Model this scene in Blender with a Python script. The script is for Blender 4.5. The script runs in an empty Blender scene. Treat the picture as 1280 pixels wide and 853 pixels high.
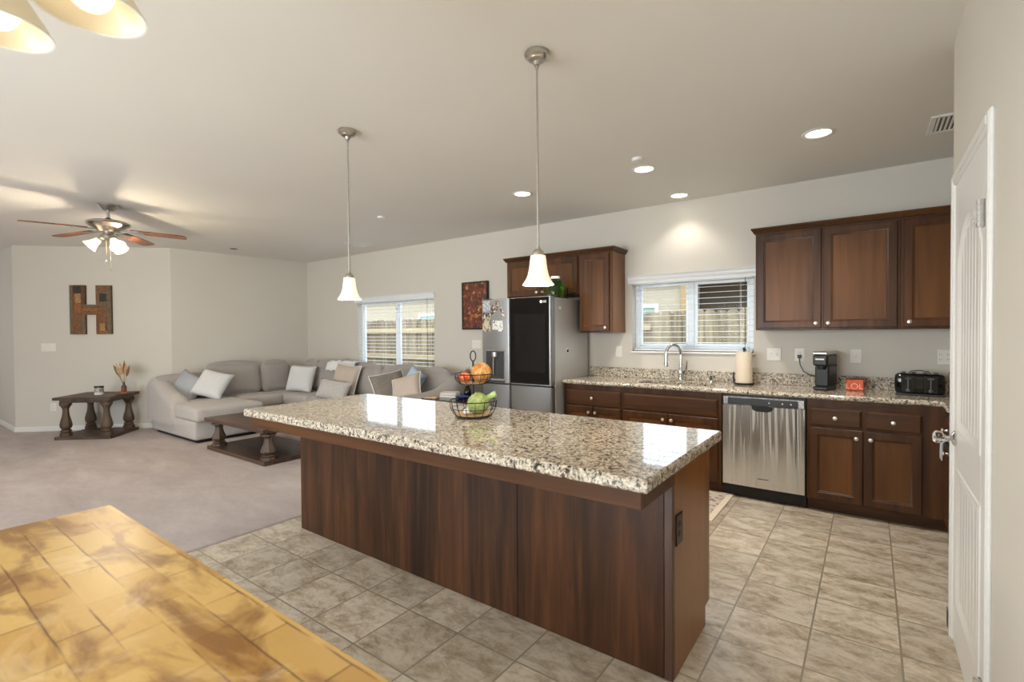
import bpy, bmesh, math, random
from mathutils import Matrix, Vector
random.seed(7)
scene = bpy.context.scene
COL = scene.collection
PI = math.pi

# ------------------------------------------------------------------ camera
CH = 1.40
YAW, PIT, ROL, FPX = 0.6330, 0.0157, -0.0074, 610.74
cam_d = bpy.data.cameras.new('camera'); cam = bpy.data.objects.new('camera', cam_d); COL.objects.link(cam)
cy_, sy_ = math.cos(YAW), math.sin(YAW)
F0 = Vector((-sy_, cy_, 0)); R0 = Vector((cy_, sy_, 0)); U0 = Vector((0, 0, 1))
F1 = F0*math.cos(PIT) - U0*math.sin(PIT); U1 = U0*math.cos(PIT) + F0*math.sin(PIT)
R2 = R0*math.cos(ROL) + U1*math.sin(ROL); U2 = U1*math.cos(ROL) - R0*math.sin(ROL)
mw = Matrix.Identity(4)
for i in range(3):
    mw[i][0] = R2[i]; mw[i][1] = U2[i]; mw[i][2] = -F1[i]
mw.translation = (0, 0, CH)
cam.matrix_world = mw
cam_d.sensor_width = 36.0; cam_d.lens = 36.0*FPX/1280; cam_d.clip_start = 0.05; cam_d.clip_end = 200
cam_d.dof.use_dof = True; cam_d.dof.focus_distance = 4.2; cam_d.dof.aperture_fstop = 2.6
scene.camera = cam

# ------------------------------------------------------------------ world, sun, daylight, exposure
scene.view_settings.view_transform = 'Standard'
scene.view_settings.look = 'None'
scene.view_settings.gamma = 1.0
scene.view_settings.exposure = 0.0
scene.view_settings.use_curve_mapping = False
scene.cycles.max_bounces = 10
scene.cycles.diffuse_bounces = 5
scene.cycles.glossy_bounces = 4
scene.cycles.transmission_bounces = 8
scene.cycles.transparent_max_bounces = 12
scene.cycles.sample_clamp_indirect = 6.0
scene.cycles.caustics_reflective = False
scene.cycles.caustics_refractive = False
world = bpy.data.worlds.new('world'); scene.world = world; world.use_nodes = True
bg = world.node_tree.nodes['Background']
bg.inputs[0].default_value = (0.76, 0.88, 1.0, 1); bg.inputs[1].default_value = 5.0

def light(name, kind, loc, energy, color=(1, 1, 1), size=None, size_y=None, rot=None, look=None, **kw):
    d = bpy.data.lights.new(name, kind); d.energy = energy; d.color = color
    o = bpy.data.objects.new(name, d); COL.objects.link(o); o.location = loc
    if kind == 'AREA':
        d.shape = 'RECTANGLE' if size_y else 'SQUARE'; d.size = size
        if size_y: d.size_y = size_y
    elif size is not None:
        if kind == 'SUN': d.angle = size
        else: d.shadow_soft_size = size
    if look: o.rotation_euler = Vector(look).to_track_quat('-Z', 'Y').to_euler()
    if rot: o.rotation_euler = rot
    for k, v in kw.items(): setattr(d, k, v)
    return o
light('sun', 'SUN', (0, -10, 12), 1.6, (1.0, 0.93, 0.82), size=math.radians(3), look=(-0.25, 0.72, -0.95))
# daylight through the glazed openings of the rear wall, behind the camera
light('rear_door_daylight', 'AREA', (-2.0, -2.93, 1.08), 145, (0.90, 0.95, 1.0), size=2.2, size_y=2.0, look=(0, 1, -.22))
light('rear_window_daylight', 'AREA', (-5.2, -2.93, 1.5), 70, (0.90, 0.95, 1.0), size=1.6, size_y=1.2, look=(0, 1, -.1))
light('hall_fill', 'AREA', (-12.3, -0.8, 1.4), 22, (0.97, 0.97, 1.0), size=1.6, size_y=1.6, look=(1, 0.2, .35))  # added fill lamp at the hall end; the wall behind it has no opening

# the two glazed openings of the back wall guide the sampling of the sky
for nm, lx, lz, sx_, sz_ in (('sink_window_portal', -1.485, 1.58, 1.2, .77), ('living_window_portal', -6.0, 1.34, 1.8, 1.25)):
    po = light(nm, 'AREA', (lx, 5.22, lz), 1, size=sx_, size_y=sz_, look=(0, -1, 0)); po.data.cycles.is_portal = True
# ------------------------------------------------------------------ materials
def lin(c):
    return tuple((x/255/12.92) if x/255 <= 0.04045 else ((x/255+0.055)/1.055)**2.4 for x in c)
class NT:
    def __init__(s, name):
        s.m = bpy.data.materials.new(name); s.m.use_nodes = True
        s.t = s.m.node_tree; s.n = s.t.nodes; s.l = s.t.links
        s.b = s.n['Principled BSDF']
    def node(s, kind, **kw):
        n = s.n.new(kind)
        for k, v in kw.items():
            if k in n.inputs.keys(): n.inputs[k].default_value = v
            else: setattr(n, k, v)
        return n
    def link(s, a, b): s.l.new(a, b)
    def coords(s, scale=(1, 1, 1), loc=(0, 0, 0), rot=(0, 0, 0), kind='Object'):
        tc = s.n.new('ShaderNodeTexCoord'); mp = s.n.new('ShaderNodeMapping')
        mp.inputs['Scale'].default_value = scale; mp.inputs['Location'].default_value = loc; mp.inputs['Rotation'].default_value = rot
        s.link(tc.outputs[kind], mp.inputs[0]); return mp.outputs[0]
    def noise(s, vec, scale=1, detail=4, rough=0.5, dist=0):
        n = s.node('ShaderNodeTexNoise'); n.inputs['Scale'].default_value = scale; n.inputs['Detail'].default_value = detail
        n.inputs['Roughness'].default_value = rough; n.inputs['Distortion'].default_value = dist
        s.link(vec, n.inputs['Vector']); return n.outputs['Fac']
    def ramp(s, fac, stops, interp='LINEAR'):
        r = s.n.new('ShaderNodeValToRGB'); r.color_ramp.interpolation = interp
        e = r.color_ramp.elements
        while len(e) < len(stops): e.new(0.5)
        for el, (p, c) in zip(e, stops): el.position = p; el.color = (*lin(c), 1)
        s.link(fac, r.inputs[0]); return r.outputs[0]
    def mix(s, fac, a, b, mode='MIX'):
        m = s.n.new('ShaderNodeMix'); m.data_type = 'RGBA'; m.blend_type = mode
        for sock, val in ((m.inputs[0], fac), (m.inputs[6], a), (m.inputs[7], b)):
            if hasattr(val, 'links'): s.link(val, sock)
            elif isinstance(val, (int, float)): sock.default_value = val
            else: sock.default_value = (*lin(val), 1)
        return m.outputs[2]
    def bump(s, h, strength=0.3, dist=0.01):
        b = s.n.new('ShaderNodeBump'); b.inputs['Strength'].default_value = strength; b.inputs['Distance'].default_value = dist
        s.link(h, b.inputs['Height']); s.link(b.outputs[0], s.b.inputs['Normal'])
    def set(s, color=None, rough=0.5, metal=0, spec=0.5, **kw):
        if color is not None:
            if hasattr(color, 'links'): s.link(color, s.b.inputs['Base Color'])
            else: s.b.inputs['Base Color'].default_value = (*lin(color), 1)
        if hasattr(rough, 'links'): s.link(rough, s.b.inputs['Roughness'])
        else: s.b.inputs['Roughness'].default_value = rough
        s.b.inputs['Metallic'].default_value = metal
        s.b.inputs['Specular IOR Level'].default_value = spec
        for k, v in kw.items(): s.b.inputs[k.replace('_', ' ')].default_value = v
        return s.m
MAT = {}
def plain(name, color, rough=0.5, metal=0, spec=0.5, grain=0.06, gscale=60, bump=0, **kw):
    """a plain finish with a slight procedural mottling"""
    t = NT(name); v = t.coords()
    f = t.noise(v, gscale, 3)
    lo = tuple(max(0, c*(1-grain)) for c in color); hi = tuple(min(255, c*(1+grain)) for c in color)
    t.set(t.ramp(f, [(0.3, lo), (0.7, hi)]), rough, metal, spec, **kw)
    if bump: t.bump(f, bump, 0.004)
    MAT[name] = t.m; return t.m
def paint(name, color, scale=260):
    t = NT(name); v = t.coords()
    big = t.noise(v, 0.7, 2)
    t.set(t.ramp(big, [(0.3, tuple(c*0.985 for c in color)), (0.7, color)]), 0.75, 0, 0.3)
    t.bump(t.noise(v, scale, 2), 0.06, 0.002); MAT[name] = t.m
def wood(name, dark, mid, light_, axis='z', rough=0.35, scale=1.0, spec=0.5, contrast=(0.32, 0.52, 0.72), coat=0):
    t = NT(name)
    k = {'x': (0.9, 14, 14), 'y': (14, 0.9, 14), 'z': (14, 14, 0.9)}[axis]
    v = t.coords(tuple(a*scale for a in k))
    v2 = t.coords(tuple(a*scale*0.35 for a in k), loc=(3.1, 7.7, 1.3))
    f1 = t.noise(v, 1.6, 6, 0.6, 0.6); f2 = t.noise(v2, 1.0, 3, 0.5, 0.9)
    c1 = t.ramp(f1, [(contrast[0], dark), (contrast[1], mid), (contrast[2], light_)])
    c2 = t.ramp(f2, [(0.3, tuple(c*0.55 for c in dark)), (0.65, light_)])
    t.set(t.mix(0.4, c1, c2), rough, 0, spec, Coat_Weight=coat, Coat_Roughness=0.15)
    t.bump(f1, 0.05, 0.002); MAT[name] = t.m
paint('wall_paint', (216, 211, 201))
paint('ceiling_paint', (232, 229, 222), 180)
plain('white_trim', (232, 231, 228), 0.35, grain=0.01)
plain('white_vinyl', (236, 238, 240), 0.3, grain=0.01)
plain('plate_white', (235, 232, 224), 0.4, grain=0.01)
plain('plate_slot', (96, 92, 86), 0.6)
for ax in 'xyz':
    wood('cabinet_wood_'+ax, (58, 34, 17), (78, 47, 24), (96, 61, 32), ax, 0.36, spec=0.28)
wood('panel_wood', (76, 46, 20), (98, 61, 28), (118, 76, 38), 'z', 0.36, 0.7, spec=0.28)
wood('panel_wood_dark', (58, 36, 24), (80, 50, 33), (98, 64, 42), 'z', 0.36)
wood('island_wood', (28, 16, 10), (62, 37, 22), (98, 61, 35), 'z', 0.34, 1.0, spec=0.28, contrast=(0.34, 0.52, 0.7))
wood('end_panel_lit_wood', (112, 70, 34), (132, 86, 44), (148, 98, 54), 'z', 0.28, 0.5, spec=0.4)  # side light on the island end is put into this lighter wood colour
wood('rustic_wood_x', (58, 44, 36), (84, 66, 54), (108, 88, 72), 'x', 0.5)
wood('rustic_wood_z', (58, 44, 34), (86, 68, 54), (110, 90, 72), 'z', 0.5)
wood('walnut_table_x', (52, 36, 28), (76, 54, 42), (96, 72, 56), 'x', 0.4)
wood('walnut_table_z', (50, 36, 28), (74, 54, 42), (94, 72, 58), 'z', 0.45)
wood('blade_wood', (86, 50, 34), (112, 66, 44), (130, 82, 56), 'x', 0.35)
wood('disc_wood', (176, 132, 88), (204, 162, 114), (222, 184, 138), 'x', 0.5)
wood('fence_wood', (66, 54, 42), (132, 115, 92), (184, 168, 142), 'z', 0.85, 0.9)
wood('fence_rail_wood', (168, 148, 114), (186, 166, 132), (200, 182, 150), 'x', 0.8)
plain('brushed_nickel', (196, 192, 184), 0.28, 1.0, grain=0.03)
plain('chrome', (225, 226, 228), 0.08, 1.0, grain=0.01)
plain('knob_nickel', (216, 208, 196), 0.3, 0.9, grain=0.02)
plain('black_plastic', (22, 22, 22), 0.35, grain=0.1)
plain('black_gloss', (8, 8, 9), 0.06, spec=0.5, grain=0.1)
plain('black_wire', (30, 29, 29), 0.45, 0.4)
plain('dark_plastic', (58, 60, 62), 0.3, grain=0.05)
plain('toe_black', (20, 19, 18), 0.5)
plain('bronze_plate', (44, 30, 22), 0.4, 0.2)

def granite():
    t = NT('granite')
    v = t.coords((1, 1, 1))
    warp = t.n.new('ShaderNodeTexNoise'); warp.inputs['Scale'].default_value = 14; warp.inputs['Detail'].default_value = 4
    t.link(v, warp.inputs['Vector'])
    ad = t.n.new('ShaderNodeMixRGB'); ad.blend_type = 'ADD'; ad.inputs[0].default_value = 0.07
    t.link(v, ad.inputs[1]); t.link(warp.outputs['Color'], ad.inputs[2])
    vor = t.n.new('ShaderNodeTexVoronoi'); vor.inputs['Scale'].default_value = 105; t.link(ad.outputs[0], vor.inputs['Vector'])
    sep = t.n.new('ShaderNodeSeparateColor'); t.link(vor.outputs['Color'], sep.inputs[0])
    base = t.ramp(sep.outputs[0], [(0.0, (226, 216, 198)), (0.30, (206, 194, 174)), (0.52, (182, 174, 162)), (0.70, (160, 142, 120)), (0.84, (96, 86, 80))], 'CONSTANT')
    n0 = t.noise(ad.outputs[0], 30, 4, 0.6, 0.6)
    base = t.mix(t.ramp(n0, [(0.40, (0, 0, 0)), (0.62, (170, 170, 170))]), base, (216, 206, 186))
    n1 = t.noise(ad.outputs[0], 62, 6, 0.72, 0.5)
    dark = t.ramp(n1, [(0.0, (0, 0, 0)), (0.42, (0, 0, 0)), (0.475, (255, 255, 255))])
    c = t.mix(dark, (46, 40, 38), base)
    n2 = t.noise(v, 190, 4, 0.6)
    c = t.mix(t.ramp(n2, [(0.0, (255, 255, 255)), (0.34, (255, 255, 255)), (0.40, (0, 0, 0))]), c, (82, 66, 52))
    n3 = t.noise(v, 4, 3)
    c = t.mix(t.ramp(n3, [(0.35, (0, 0, 0)), (0.75, (90, 90, 90))]), c, (184, 166, 140))
    t.set(c, 0.05, 0, 0.5, Coat_Weight=0.1, Coat_Roughness=0.02); MAT['granite'] = t.m
def honed():
    m = MAT['granite'].copy(); m.name = 'granite_honed'; b = m.node_tree.nodes['Principled BSDF']
    b.inputs['Roughness'].default_value = 0.4; b.inputs['Coat Weight'].default_value = 0; b.inputs['Specular IOR Level'].default_value = 0.35
    MAT['granite_honed'] = m
granite(); honed()
def floor_tile():
    t = NT('floor_tile')
    v = t.coords((1, 1, 1), loc=(0.5531, -1.335+0.3325*20, 0))
    br = t.n.new('ShaderNodeTexBrick'); br.offset = 0; br.squash = 1
    for k, val in (('Scale', 1.0), ('Mortar Size', 0.0042), ('Mortar Smooth', 0.1), ('Brick Width', 0.3325), ('Row Height', 0.3325), ('Bias', 0.0)):
        br.inputs[k].default_value = val
    br.inputs['Color1'].default_value = (0, 0, 0, 1); br.inputs['Color2'].default_value = (1, 1, 1, 1); br.inputs['Mortar'].default_value = (0.5, 0.5, 0.5, 1)
    t.link(v, br.inputs['Vector'])
    # shift the veining from tile to tile
    tc = t.n.new('ShaderNodeTexCoord')
    off = t.n.new('ShaderNodeMixRGB'); off.blend_type = 'ADD'; off.inputs[0].default_value = 1.0
    sc = t.n.new('ShaderNodeMixRGB'); sc.blend_type = 'MULTIPLY'; sc.inputs[0].default_value = 1.0; sc.inputs[2].default_value = (7, 7, 7, 1)
    t.link(br.outputs['Color'], sc.inputs[1]); t.link(tc.outputs['Object'], off.inputs[1]); t.link(sc.outputs[0], off.inputs[2])
    mp = t.n.new('ShaderNodeMapping'); mp.inputs['Scale'].default_value = (5, 8, 5); mp.inputs['Rotation'].default_value = (0, 0, 0.35)
    t.link(off.outputs[0], mp.inputs[0])
    n = t.noise(mp.outputs[0], 1.3, 12, 0.76, 0.35)
    c = t.ramp(n, [(0.32, (140, 122, 102)), (0.45, (188, 174, 154)), (0.55, (214, 204, 188)), (0.72, (228, 221, 208))])
    tint = t.ramp(br.outputs['Color'], [(0, (214, 210, 204)), (1, (255, 252, 248))])
    c = t.mix(0.6, c, tint, 'MULTIPLY')
    c = t.mix(br.outputs['Fac'], c, (148, 138, 122))
    t.set(c, 0.30, 0, 0.45)
    inv = t.n.new('ShaderNodeMath'); inv.operation = 'SUBTRACT'; inv.inputs[0].default_value = 1; t.link(br.outputs['Fac'], inv.inputs[1])
    t.bump(inv.outputs[0], 0.4, 0.003); MAT['floor_tile'] = t.m
floor_tile()
def carpet():
    t = NT('carpet'); v = t.coords()
    big = t.noise(t.coords((0.7, 1.7, 1), rot=(0, 0, 0.5)), 1.9, 8, 0.72, 0.25); fine = t.noise(v, 210, 3, 0.7); med = t.noise(v, 42, 4, 0.7)
    c = t.ramp(big, [(0.3, (176, 160, 154)), (0.5, (194, 179, 173)), (0.7, (212, 199, 193))])
    c = t.mix(t.ramp(med, [(0.3, (110, 110, 110)), (0.65, (0, 0, 0))]), c, (122, 104, 96))
    c = t.mix(t.ramp(fine, [(0.25, (110, 110, 110)), (0.6, (0, 0, 0))]), c, (120, 102, 94))
    t.set(c, 0.95, 0, 0.1, Sheen_Weight=0.3); t.bump(fine, 0.8, 0.01); MAT['carpet'] = t.m
carpet()
def butcher():
    t = NT('butcher_block')
    wv = t.n.new('ShaderNodeTexNoise'); wv.inputs['Scale'].default_value = 5; vv = t.coords(); t.link(vv, wv.inputs['Vector'])
    ad = t.n.new('ShaderNodeMixRGB'); ad.blend_type = 'ADD'; ad.inputs[0].default_value = 0.012
    v = t.coords((1, 1, 1), loc=(0.11, 0.4, 0)); t.link(v, ad.inputs[1]); t.link(wv.outputs['Color'], ad.inputs[2])
    br = t.n.new('ShaderNodeTexBrick'); br.offset = 0.43; br.offset_frequency = 2
    for k, val in (('Scale', 1.0), ('Mortar Size', 0.004), ('Mortar Smooth', 1.0), ('Brick Width', 0.235), ('Row Height', 0.082), ('Bias', 0.0)):
        br.inputs[k].default_value = val
    br.inputs['Color1'].default_value = (0, 0, 0, 1); br.inputs['Color2'].default_value = (1, 1, 1, 1); br.inputs['Mortar'].default_value = (0.5, 0.5, 0.5, 1)
    t.link(ad.outputs[0], br.inputs['Vector'])
    c = t.ramp(br.outputs['Color'], [(0, (170, 128, 64)), (0.35, (192, 154, 84)), (0.7, (204, 170, 102)), (1, (176, 136, 68))])
    g = t.noise(t.coords((3, 30, 3)), 1.6, 5, 0.6, 0.4)
    c = t.mix(t.ramp(g, [(0.35, (120, 120, 120)), (0.65, (0, 0, 0))]), c, (170, 126, 64))
    n = t.noise(t.coords((3.2, 8, 4), loc=(1.7, 0.6, 0)), 1.0, 5, 0.6, 0.6)
    st = t.ramp(n, [(0.0, (250, 250, 250)), (0.36, (225, 225, 225)), (0.50, (0, 0, 0))])
    c = t.mix(st, c, (112, 66, 22))
    jn = t.noise(t.coords((5, 5, 5), loc=(4, 2, 0)), 1.0, 3)
    mm = t.n.new('ShaderNodeMath'); mm.operation = 'MULTIPLY'; t.link(br.outputs['Fac'], mm.inputs[0])
    jr = t.ramp(jn, [(0.36, (60, 60, 60)), (0.56, (255, 255, 255))]); t.link(jr, mm.inputs[1])
    c = t.mix(mm.outputs[0], c, (96, 56, 20))
    pale = t.noise(t.coords((4, 4, 4), loc=(9, 1, 0)), 1.0, 5, 0.7, 1.0)
    c = t.mix(t.ramp(pale, [(0.56, (0, 0, 0)), (0.72, (150, 150, 150))]), c, (232, 216, 184))
    t.set(c, 0.33, 0, 0.35); MAT['butcher_block'] = t.m
butcher()
def stainless(name, color, wave=False, rough=0.25, metal=1.0):
    t = NT(name); v = t.coords((300, 300, 3)); f = t.noise(v, 1, 2)
    t.set(t.ramp(f, [(0.3, tuple(c*0.985 for c in color)), (0.7, color)]), rough, metal, 0.5)
    if wave:
        w = t.noise(t.coords((17, 17, .8)), 1.0, 1.5, 0.4, 0.6); t.bump(w, 1.0, 0.03)
    MAT[name] = t.m
stainless('stainless', (206, 205, 203)); stainless('stainless_wavy', (212, 212, 211), True, 0.2, 0.8)
stainless('fridge_steel', (146, 146, 146), rough=0.36, metal=.8); stainless('fridge_side', (196, 196, 196), rough=0.45, metal=.6)
def fabric(name, c1, c2, scale=130, bump=0.35, sheen=0.15):
    t = NT(name); v = t.coords(); f = t.noise(v, scale, 3, 0.6); b = t.noise(v, 5, 3)
    c = t.ramp(f, [(0.3, c1), (0.7, c2)])
    t.set(t.mix(0.25, c, t.ramp(b, [(0.3, c1), (0.7, c2)])), 0.92, 0, 0.15, Sheen_Weight=sheen); t.bump(f, bump, 0.004); MAT[name] = t.m
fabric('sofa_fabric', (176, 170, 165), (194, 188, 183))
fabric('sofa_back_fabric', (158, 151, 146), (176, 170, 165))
fabric('blue_grey_fabric', (156, 160, 166), (186, 190, 196))
fabric('pale_fabric', (206, 206, 206), (228, 228, 228))
fabric('beige_fabric', (186, 170, 156), (206, 192, 180))
fabric('grey_stripe_fabric', (120, 112, 104), (150, 142, 132), 60)
fabric('lumbar_fabric', (180, 176, 172), (206, 202, 198), 40)
fabric('sky_blue_fabric', (150, 172, 200), (190, 206, 226))
fabric('white_fabric', (226, 226, 226), (245, 245, 245))
fabric('piping_white', (225, 222, 216), (240, 238, 232))
fabric('mat_fabric', (196, 186, 172), (150, 134, 122), 45)
fabric('paper_roll', (224, 208, 188), (238, 224, 206), 80, 0.1)
def glow(name, color, strength, base=(240, 235, 225), rough=0.4, alpha=None):
    t = NT(name); t.set(base, rough); v = t.coords(); f = t.noise(v, 6, 2)
    t.link(t.ramp(f, [(0.2, tuple(c*0.96 for c in color)), (0.8, color)]), t.b.inputs['Emission Color'])
    t.b.inputs['Emission Strength'].default_value = strength; MAT[name] = t.m
glow('pendant_glass', (255, 232, 200), 0.7, (244, 240, 232))
glow('fan_glass', (255, 226, 176), 2.2)
glow('chandelier_glass', (255, 232, 186), 0.12, (222, 208, 178))
glow('bulb', (255, 246, 226), 4.0)
glow('soft_bulb', (255, 246, 226), 1.5)
glow('downlight_disc', (255, 246, 228), 9.0)
def glass(name, color=(255, 255, 255), rough=0.0, ior=1.45):
    t = NT(name); t.set(color, rough, 0, 0.5, Transmission_Weight=1.0, IOR=ior)
    f = t.noise(t.coords(), 3, 1); t.link(t.ramp(f, [(0, tuple(c*0.99 for c in color)), (1, color)]), t.b.inputs['Base Color'])
    MAT[name] = t.m
glass('crystal'); glass('clear_glass'); glass('green_glass', (52, 150, 40)); glass('clear_plastic', (238, 246, 220))
def pane():
    m = NT('window_glass'); n = m.n; n.remove(m.b)
    tr = n.new('ShaderNodeBsdfTransparent'); gl = n.new('ShaderNodeBsdfGlossy'); gl.inputs['Roughness'].default_value = 0.02
    fr = n.new('ShaderNodeFresnel'); fr.inputs[0].default_value = 1.13; mx = n.new('ShaderNodeMixShader')
    tr.inputs[0].default_value = (0.94, 0.96, 0.95, 1)
    ge = n.new('ShaderNodeNewGeometry'); sb = n.new('ShaderNodeMath'); sb.operation = 'SUBTRACT'; sb.inputs[0].default_value = 1.0
    m.link(ge.outputs['Backfacing'], sb.inputs[1]); ml = n.new('ShaderNodeMath'); ml.operation = 'MULTIPLY'
    m.link(fr.outputs[0], ml.inputs[0]); m.link(sb.outputs[0], ml.inputs[1])
    m.link(ml.outputs[0], mx.inputs[0]); m.link(tr.outputs[0], mx.inputs[1]); m.link(gl.outputs[0], mx.inputs[2])
    m.link(mx.outputs[0], n['Material Output'].inputs[0]); MAT['window_glass'] = m.m
pane()

# ------------------------------------------------------------------ mesh helpers
class MB:
    def __init__(s, M=None): s.v = []; s.f = []; s.M = M or Matrix.Identity(4)
    def add(s, vs, fs):
        o = len(s.v); s.v += [tuple(s.M @ Vector(v)) for v in vs]; s.f += [tuple(i+o for i in f) for f in fs]; return s
    def box(s, x0, x1, y0, y1, z0, z1, b=0.0):
        x0, x1 = min(x0, x1), max(x0, x1); y0, y1 = min(y0, y1), max(y0, y1); z0, z1 = min(z0, z1), max(z0, z1)
        if b <= 0:
            vs = [(x, y, z) for x in (x0, x1) for y in (y0, y1) for z in (z0, z1)]
            return s.add(vs, [(0, 1, 3, 2), (4, 6, 7, 5), (0, 4, 5, 1), (2, 3, 7, 6), (0, 2, 6, 4), (1, 5, 7, 3)])
        b = min(b, (x1-x0)*.49, (y1-y0)*.49, (z1-z0)*.49)
        lo, hi = (x0, y0, z0), (x1, y1, z1); vs = []; idx = {}
        for sx in (0, 1):
            for sy in (0, 1):
                for sz in (0, 1):
                    sg = (sx, sy, sz)
                    for a in range(3):
                        p = [(hi[k] - (0 if k == a else b)) if sg[k] else (lo[k] + (0 if k == a else b)) for k in range(3)]
                        idx[(sg, a)] = len(vs); vs.append(tuple(p))
        fs = []
        for a in range(3):
            u, w = [k for k in range(3) if k != a]
            for sd in (0, 1):
                q = []
                for (i, j) in ((0, 0), (1, 0), (1, 1), (0, 1)):
                    sg = [0, 0, 0]; sg[a] = sd; sg[u] = i; sg[w] = j; q.append(idx[(tuple(sg), a)])
                fs.append(tuple(q))
            for i in (0, 1):
                for j in (0, 1):
                    c0 = [0, 0, 0]; c1 = [0, 0, 0]; c0[u] = c1[u] = i; c0[w] = c1[w] = j; c0[a] = 0; c1[a] = 1
                    fs.append((idx[(tuple(c0), u)], idx[(tuple(c1), u)], idx[(tuple(c1), w)], idx[(tuple(c0), w)]))
        for sx in (0, 1):
            for sy in (0, 1):
                for sz in (0, 1): fs.append(tuple(idx[((sx, sy, sz), a)] for a in range(3)))
        return s.add(vs, fs)
    def loft(s, secs, closed=True, cap=True, loop=False):
        n = len(secs[0]); vs = [p for sec in secs for p in sec]; fs = []
        m = len(secs); rng = range(m) if loop else range(m-1)
        for i in rng:
            for j in range(n if closed else n-1):
                a, b = i*n+j, i*n+(j+1) % n; c, d = ((i+1) % m)*n+(j+1) % n, ((i+1) % m)*n+j
                fs.append((a, b, c, d))
        if cap and closed and not loop: fs += [tuple(range(n)), tuple(range((m-1)*n, m*n))]
        return s.add(vs, fs)
    def lathe(s, prof, c=(0, 0, 0), n=24, rot=0.0):
        secs = [[(c[0]+r*math.cos(2*PI*k/n+rot), c[1]+r*math.sin(2*PI*k/n+rot), c[2]+z) for k in range(n)] for r, z in prof]
        return s.loft(secs, cap=prof[0][0] < .003 or prof[-1][0] < .003)
    def tube(s, pts, r, n=8, loop=False):
        P = [Vector(p) for p in pts]; m = len(P); secs = []; up = None
        for i in range(m):
            if loop: t = (P[(i+1) % m]-P[i-1])
            else: t = P[min(i+1, m-1)]-P[max(i-1, 0)]
            t.normalize()
            if up is None: up = Vector((0, 0, 1)) if abs(t.z) < .9 else Vector((1, 0, 0))
            a = t.cross(up)
            if a.length < 1e-4: a = t.cross(Vector((0, 1, 0)))
            a.normalize(); b = t.cross(a).normalized(); up = b.cross(t).normalized() if b.length else up
            up = a.cross(t).normalized()
            rr = r[i] if isinstance(r, (list, tuple)) else r
            secs.append([tuple(P[i]+a*rr*math.cos(2*PI*k/n)+up*rr*math.sin(2*PI*k/n)) for k in range(n)])
        return s.loft(secs, loop=loop)
    def prism(s, poly, lo, hi, axis='y'):
        def mk(a, b, h):
            return {'y': (a, h, b), 'x': (h, a, b), 'z': (a, b, h)}[axis]
        return s.loft([[mk(a, b, lo) for a, b in poly], [mk(a, b, hi) for a, b in poly]])
    def ball(s, c, rx, ry=None, rz=None, n=16, m=10, fn=None):
        ry = ry or rx; rz = rz or rx; secs = []
        for i in range(m+1):
            ph = -PI/2+PI*i/m; cr = max(math.cos(ph), 0.002)
            row = []
            for k in range(n):
                th = 2*PI*k/n; q = (cr*math.cos(th), cr*math.sin(th), math.sin(ph)); f = fn(q, th, ph) if fn else 1
                row.append((c[0]+rx*q[0]*f, c[1]+ry*q[1]*f, c[2]+rz*q[2]*f))
            secs.append(row)
        return s.loft(secs)
    def rings(s, u0, u1, w0, w1, prof, cap=True):
        """mitred frame on the plane v: rings of (inset, v); coords are (u, -v, w)"""
        secs = [[(u0+i, -v, w0+i), (u1-i, -v, w0+i), (u1-i, -v, w1-i), (u0+i, -v, w1-i)] for i, v in prof]
        s.loft(secs, cap=False)
        if cap:
            o = len(s.v)-4; s.f.append((o, o+1, o+2, o+3))
        return s
    def soft(s, x0, x1, y0, y1, z0, z1, r=0.05, puff=0.02, n=8):
        h = Vector(((x1-x0)/2, (y1-y0)/2, (z1-z0)/2)); c = Vector(((x0+x1)/2, (y0+y1)/2, (z0+z1)/2)); r = min(r, *h)
        def mp(q):
            p = Vector((q[0]*h.x, q[1]*h.y, q[2]*h.z)); inn = Vector([max(-(h[k]-r), min(h[k]-r, p[k])) for k in range(3)])
            d = p-inn
            if d.length > 1e-9: p = inn+d.normalized()*r
            for k in range(3):
                a, b = [j for j in range(3) if j != k]
                w = (1-q[a]**2)*(1-q[b]**2); p[k] += puff*w*q[k]*(1 if k == 2 else 0.6)
            return tuple(c+p)
        for ax in range(3):
            a, b = [j for j in range(3) if j != ax]
            for sd in (-1, 1):
                vs = []; fs = []
                # denser rows near the edges, where the rounding is
                ts = [-1, -.97, -.9, -.8]+[-.8+1.6*i/n for i in range(1, n)]+[.8, .9, .97, 1]
                N = len(ts)
                for i in ts:
                    for j in ts:
                        q = [0, 0, 0]; q[ax] = sd; q[a] = i; q[b] = j; vs.append(mp(q))
                for i in range(N-1):
                    for j in range(N-1): fs.append((i*N+j, (i+1)*N+j, (i+1)*N+j+1, i*N+j+1))
                s.add(vs, fs)
        return s
    def build(s, name, mat, parent=None, smooth=35, weld=True, loc=None):
        me = bpy.data.meshes.new(name); me.from_pydata(s.v, [], s.f); me.update()
        bm = bmesh.new(); bm.from_mesh(me)
        if weld: bmesh.ops.remove_doubles(bm, verts=bm.verts, dist=1e-5)
        bmesh.ops.recalc_face_normals(bm, faces=bm.faces); bm.to_mesh(me); bm.free()
        if smooth:
            me.shade_smooth(); me.set_sharp_from_angle(angle=math.radians(smooth))
        o = bpy.data.objects.new(name, me); COL.objects.link(o)
        me.materials.append(MAT[mat] if isinstance(mat, str) else mat)
        if parent is not None:
            o.parent = parent
            if parent.name in WORLD: o.location = -Vector(parent.location)
        return o
WORLD = set()
def tag(o, label, cat, group=None, kind=None):
    o['label'] = label; o['category'] = cat
    if group: o['group'] = group
    if kind: o['kind'] = kind
    return o
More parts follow.
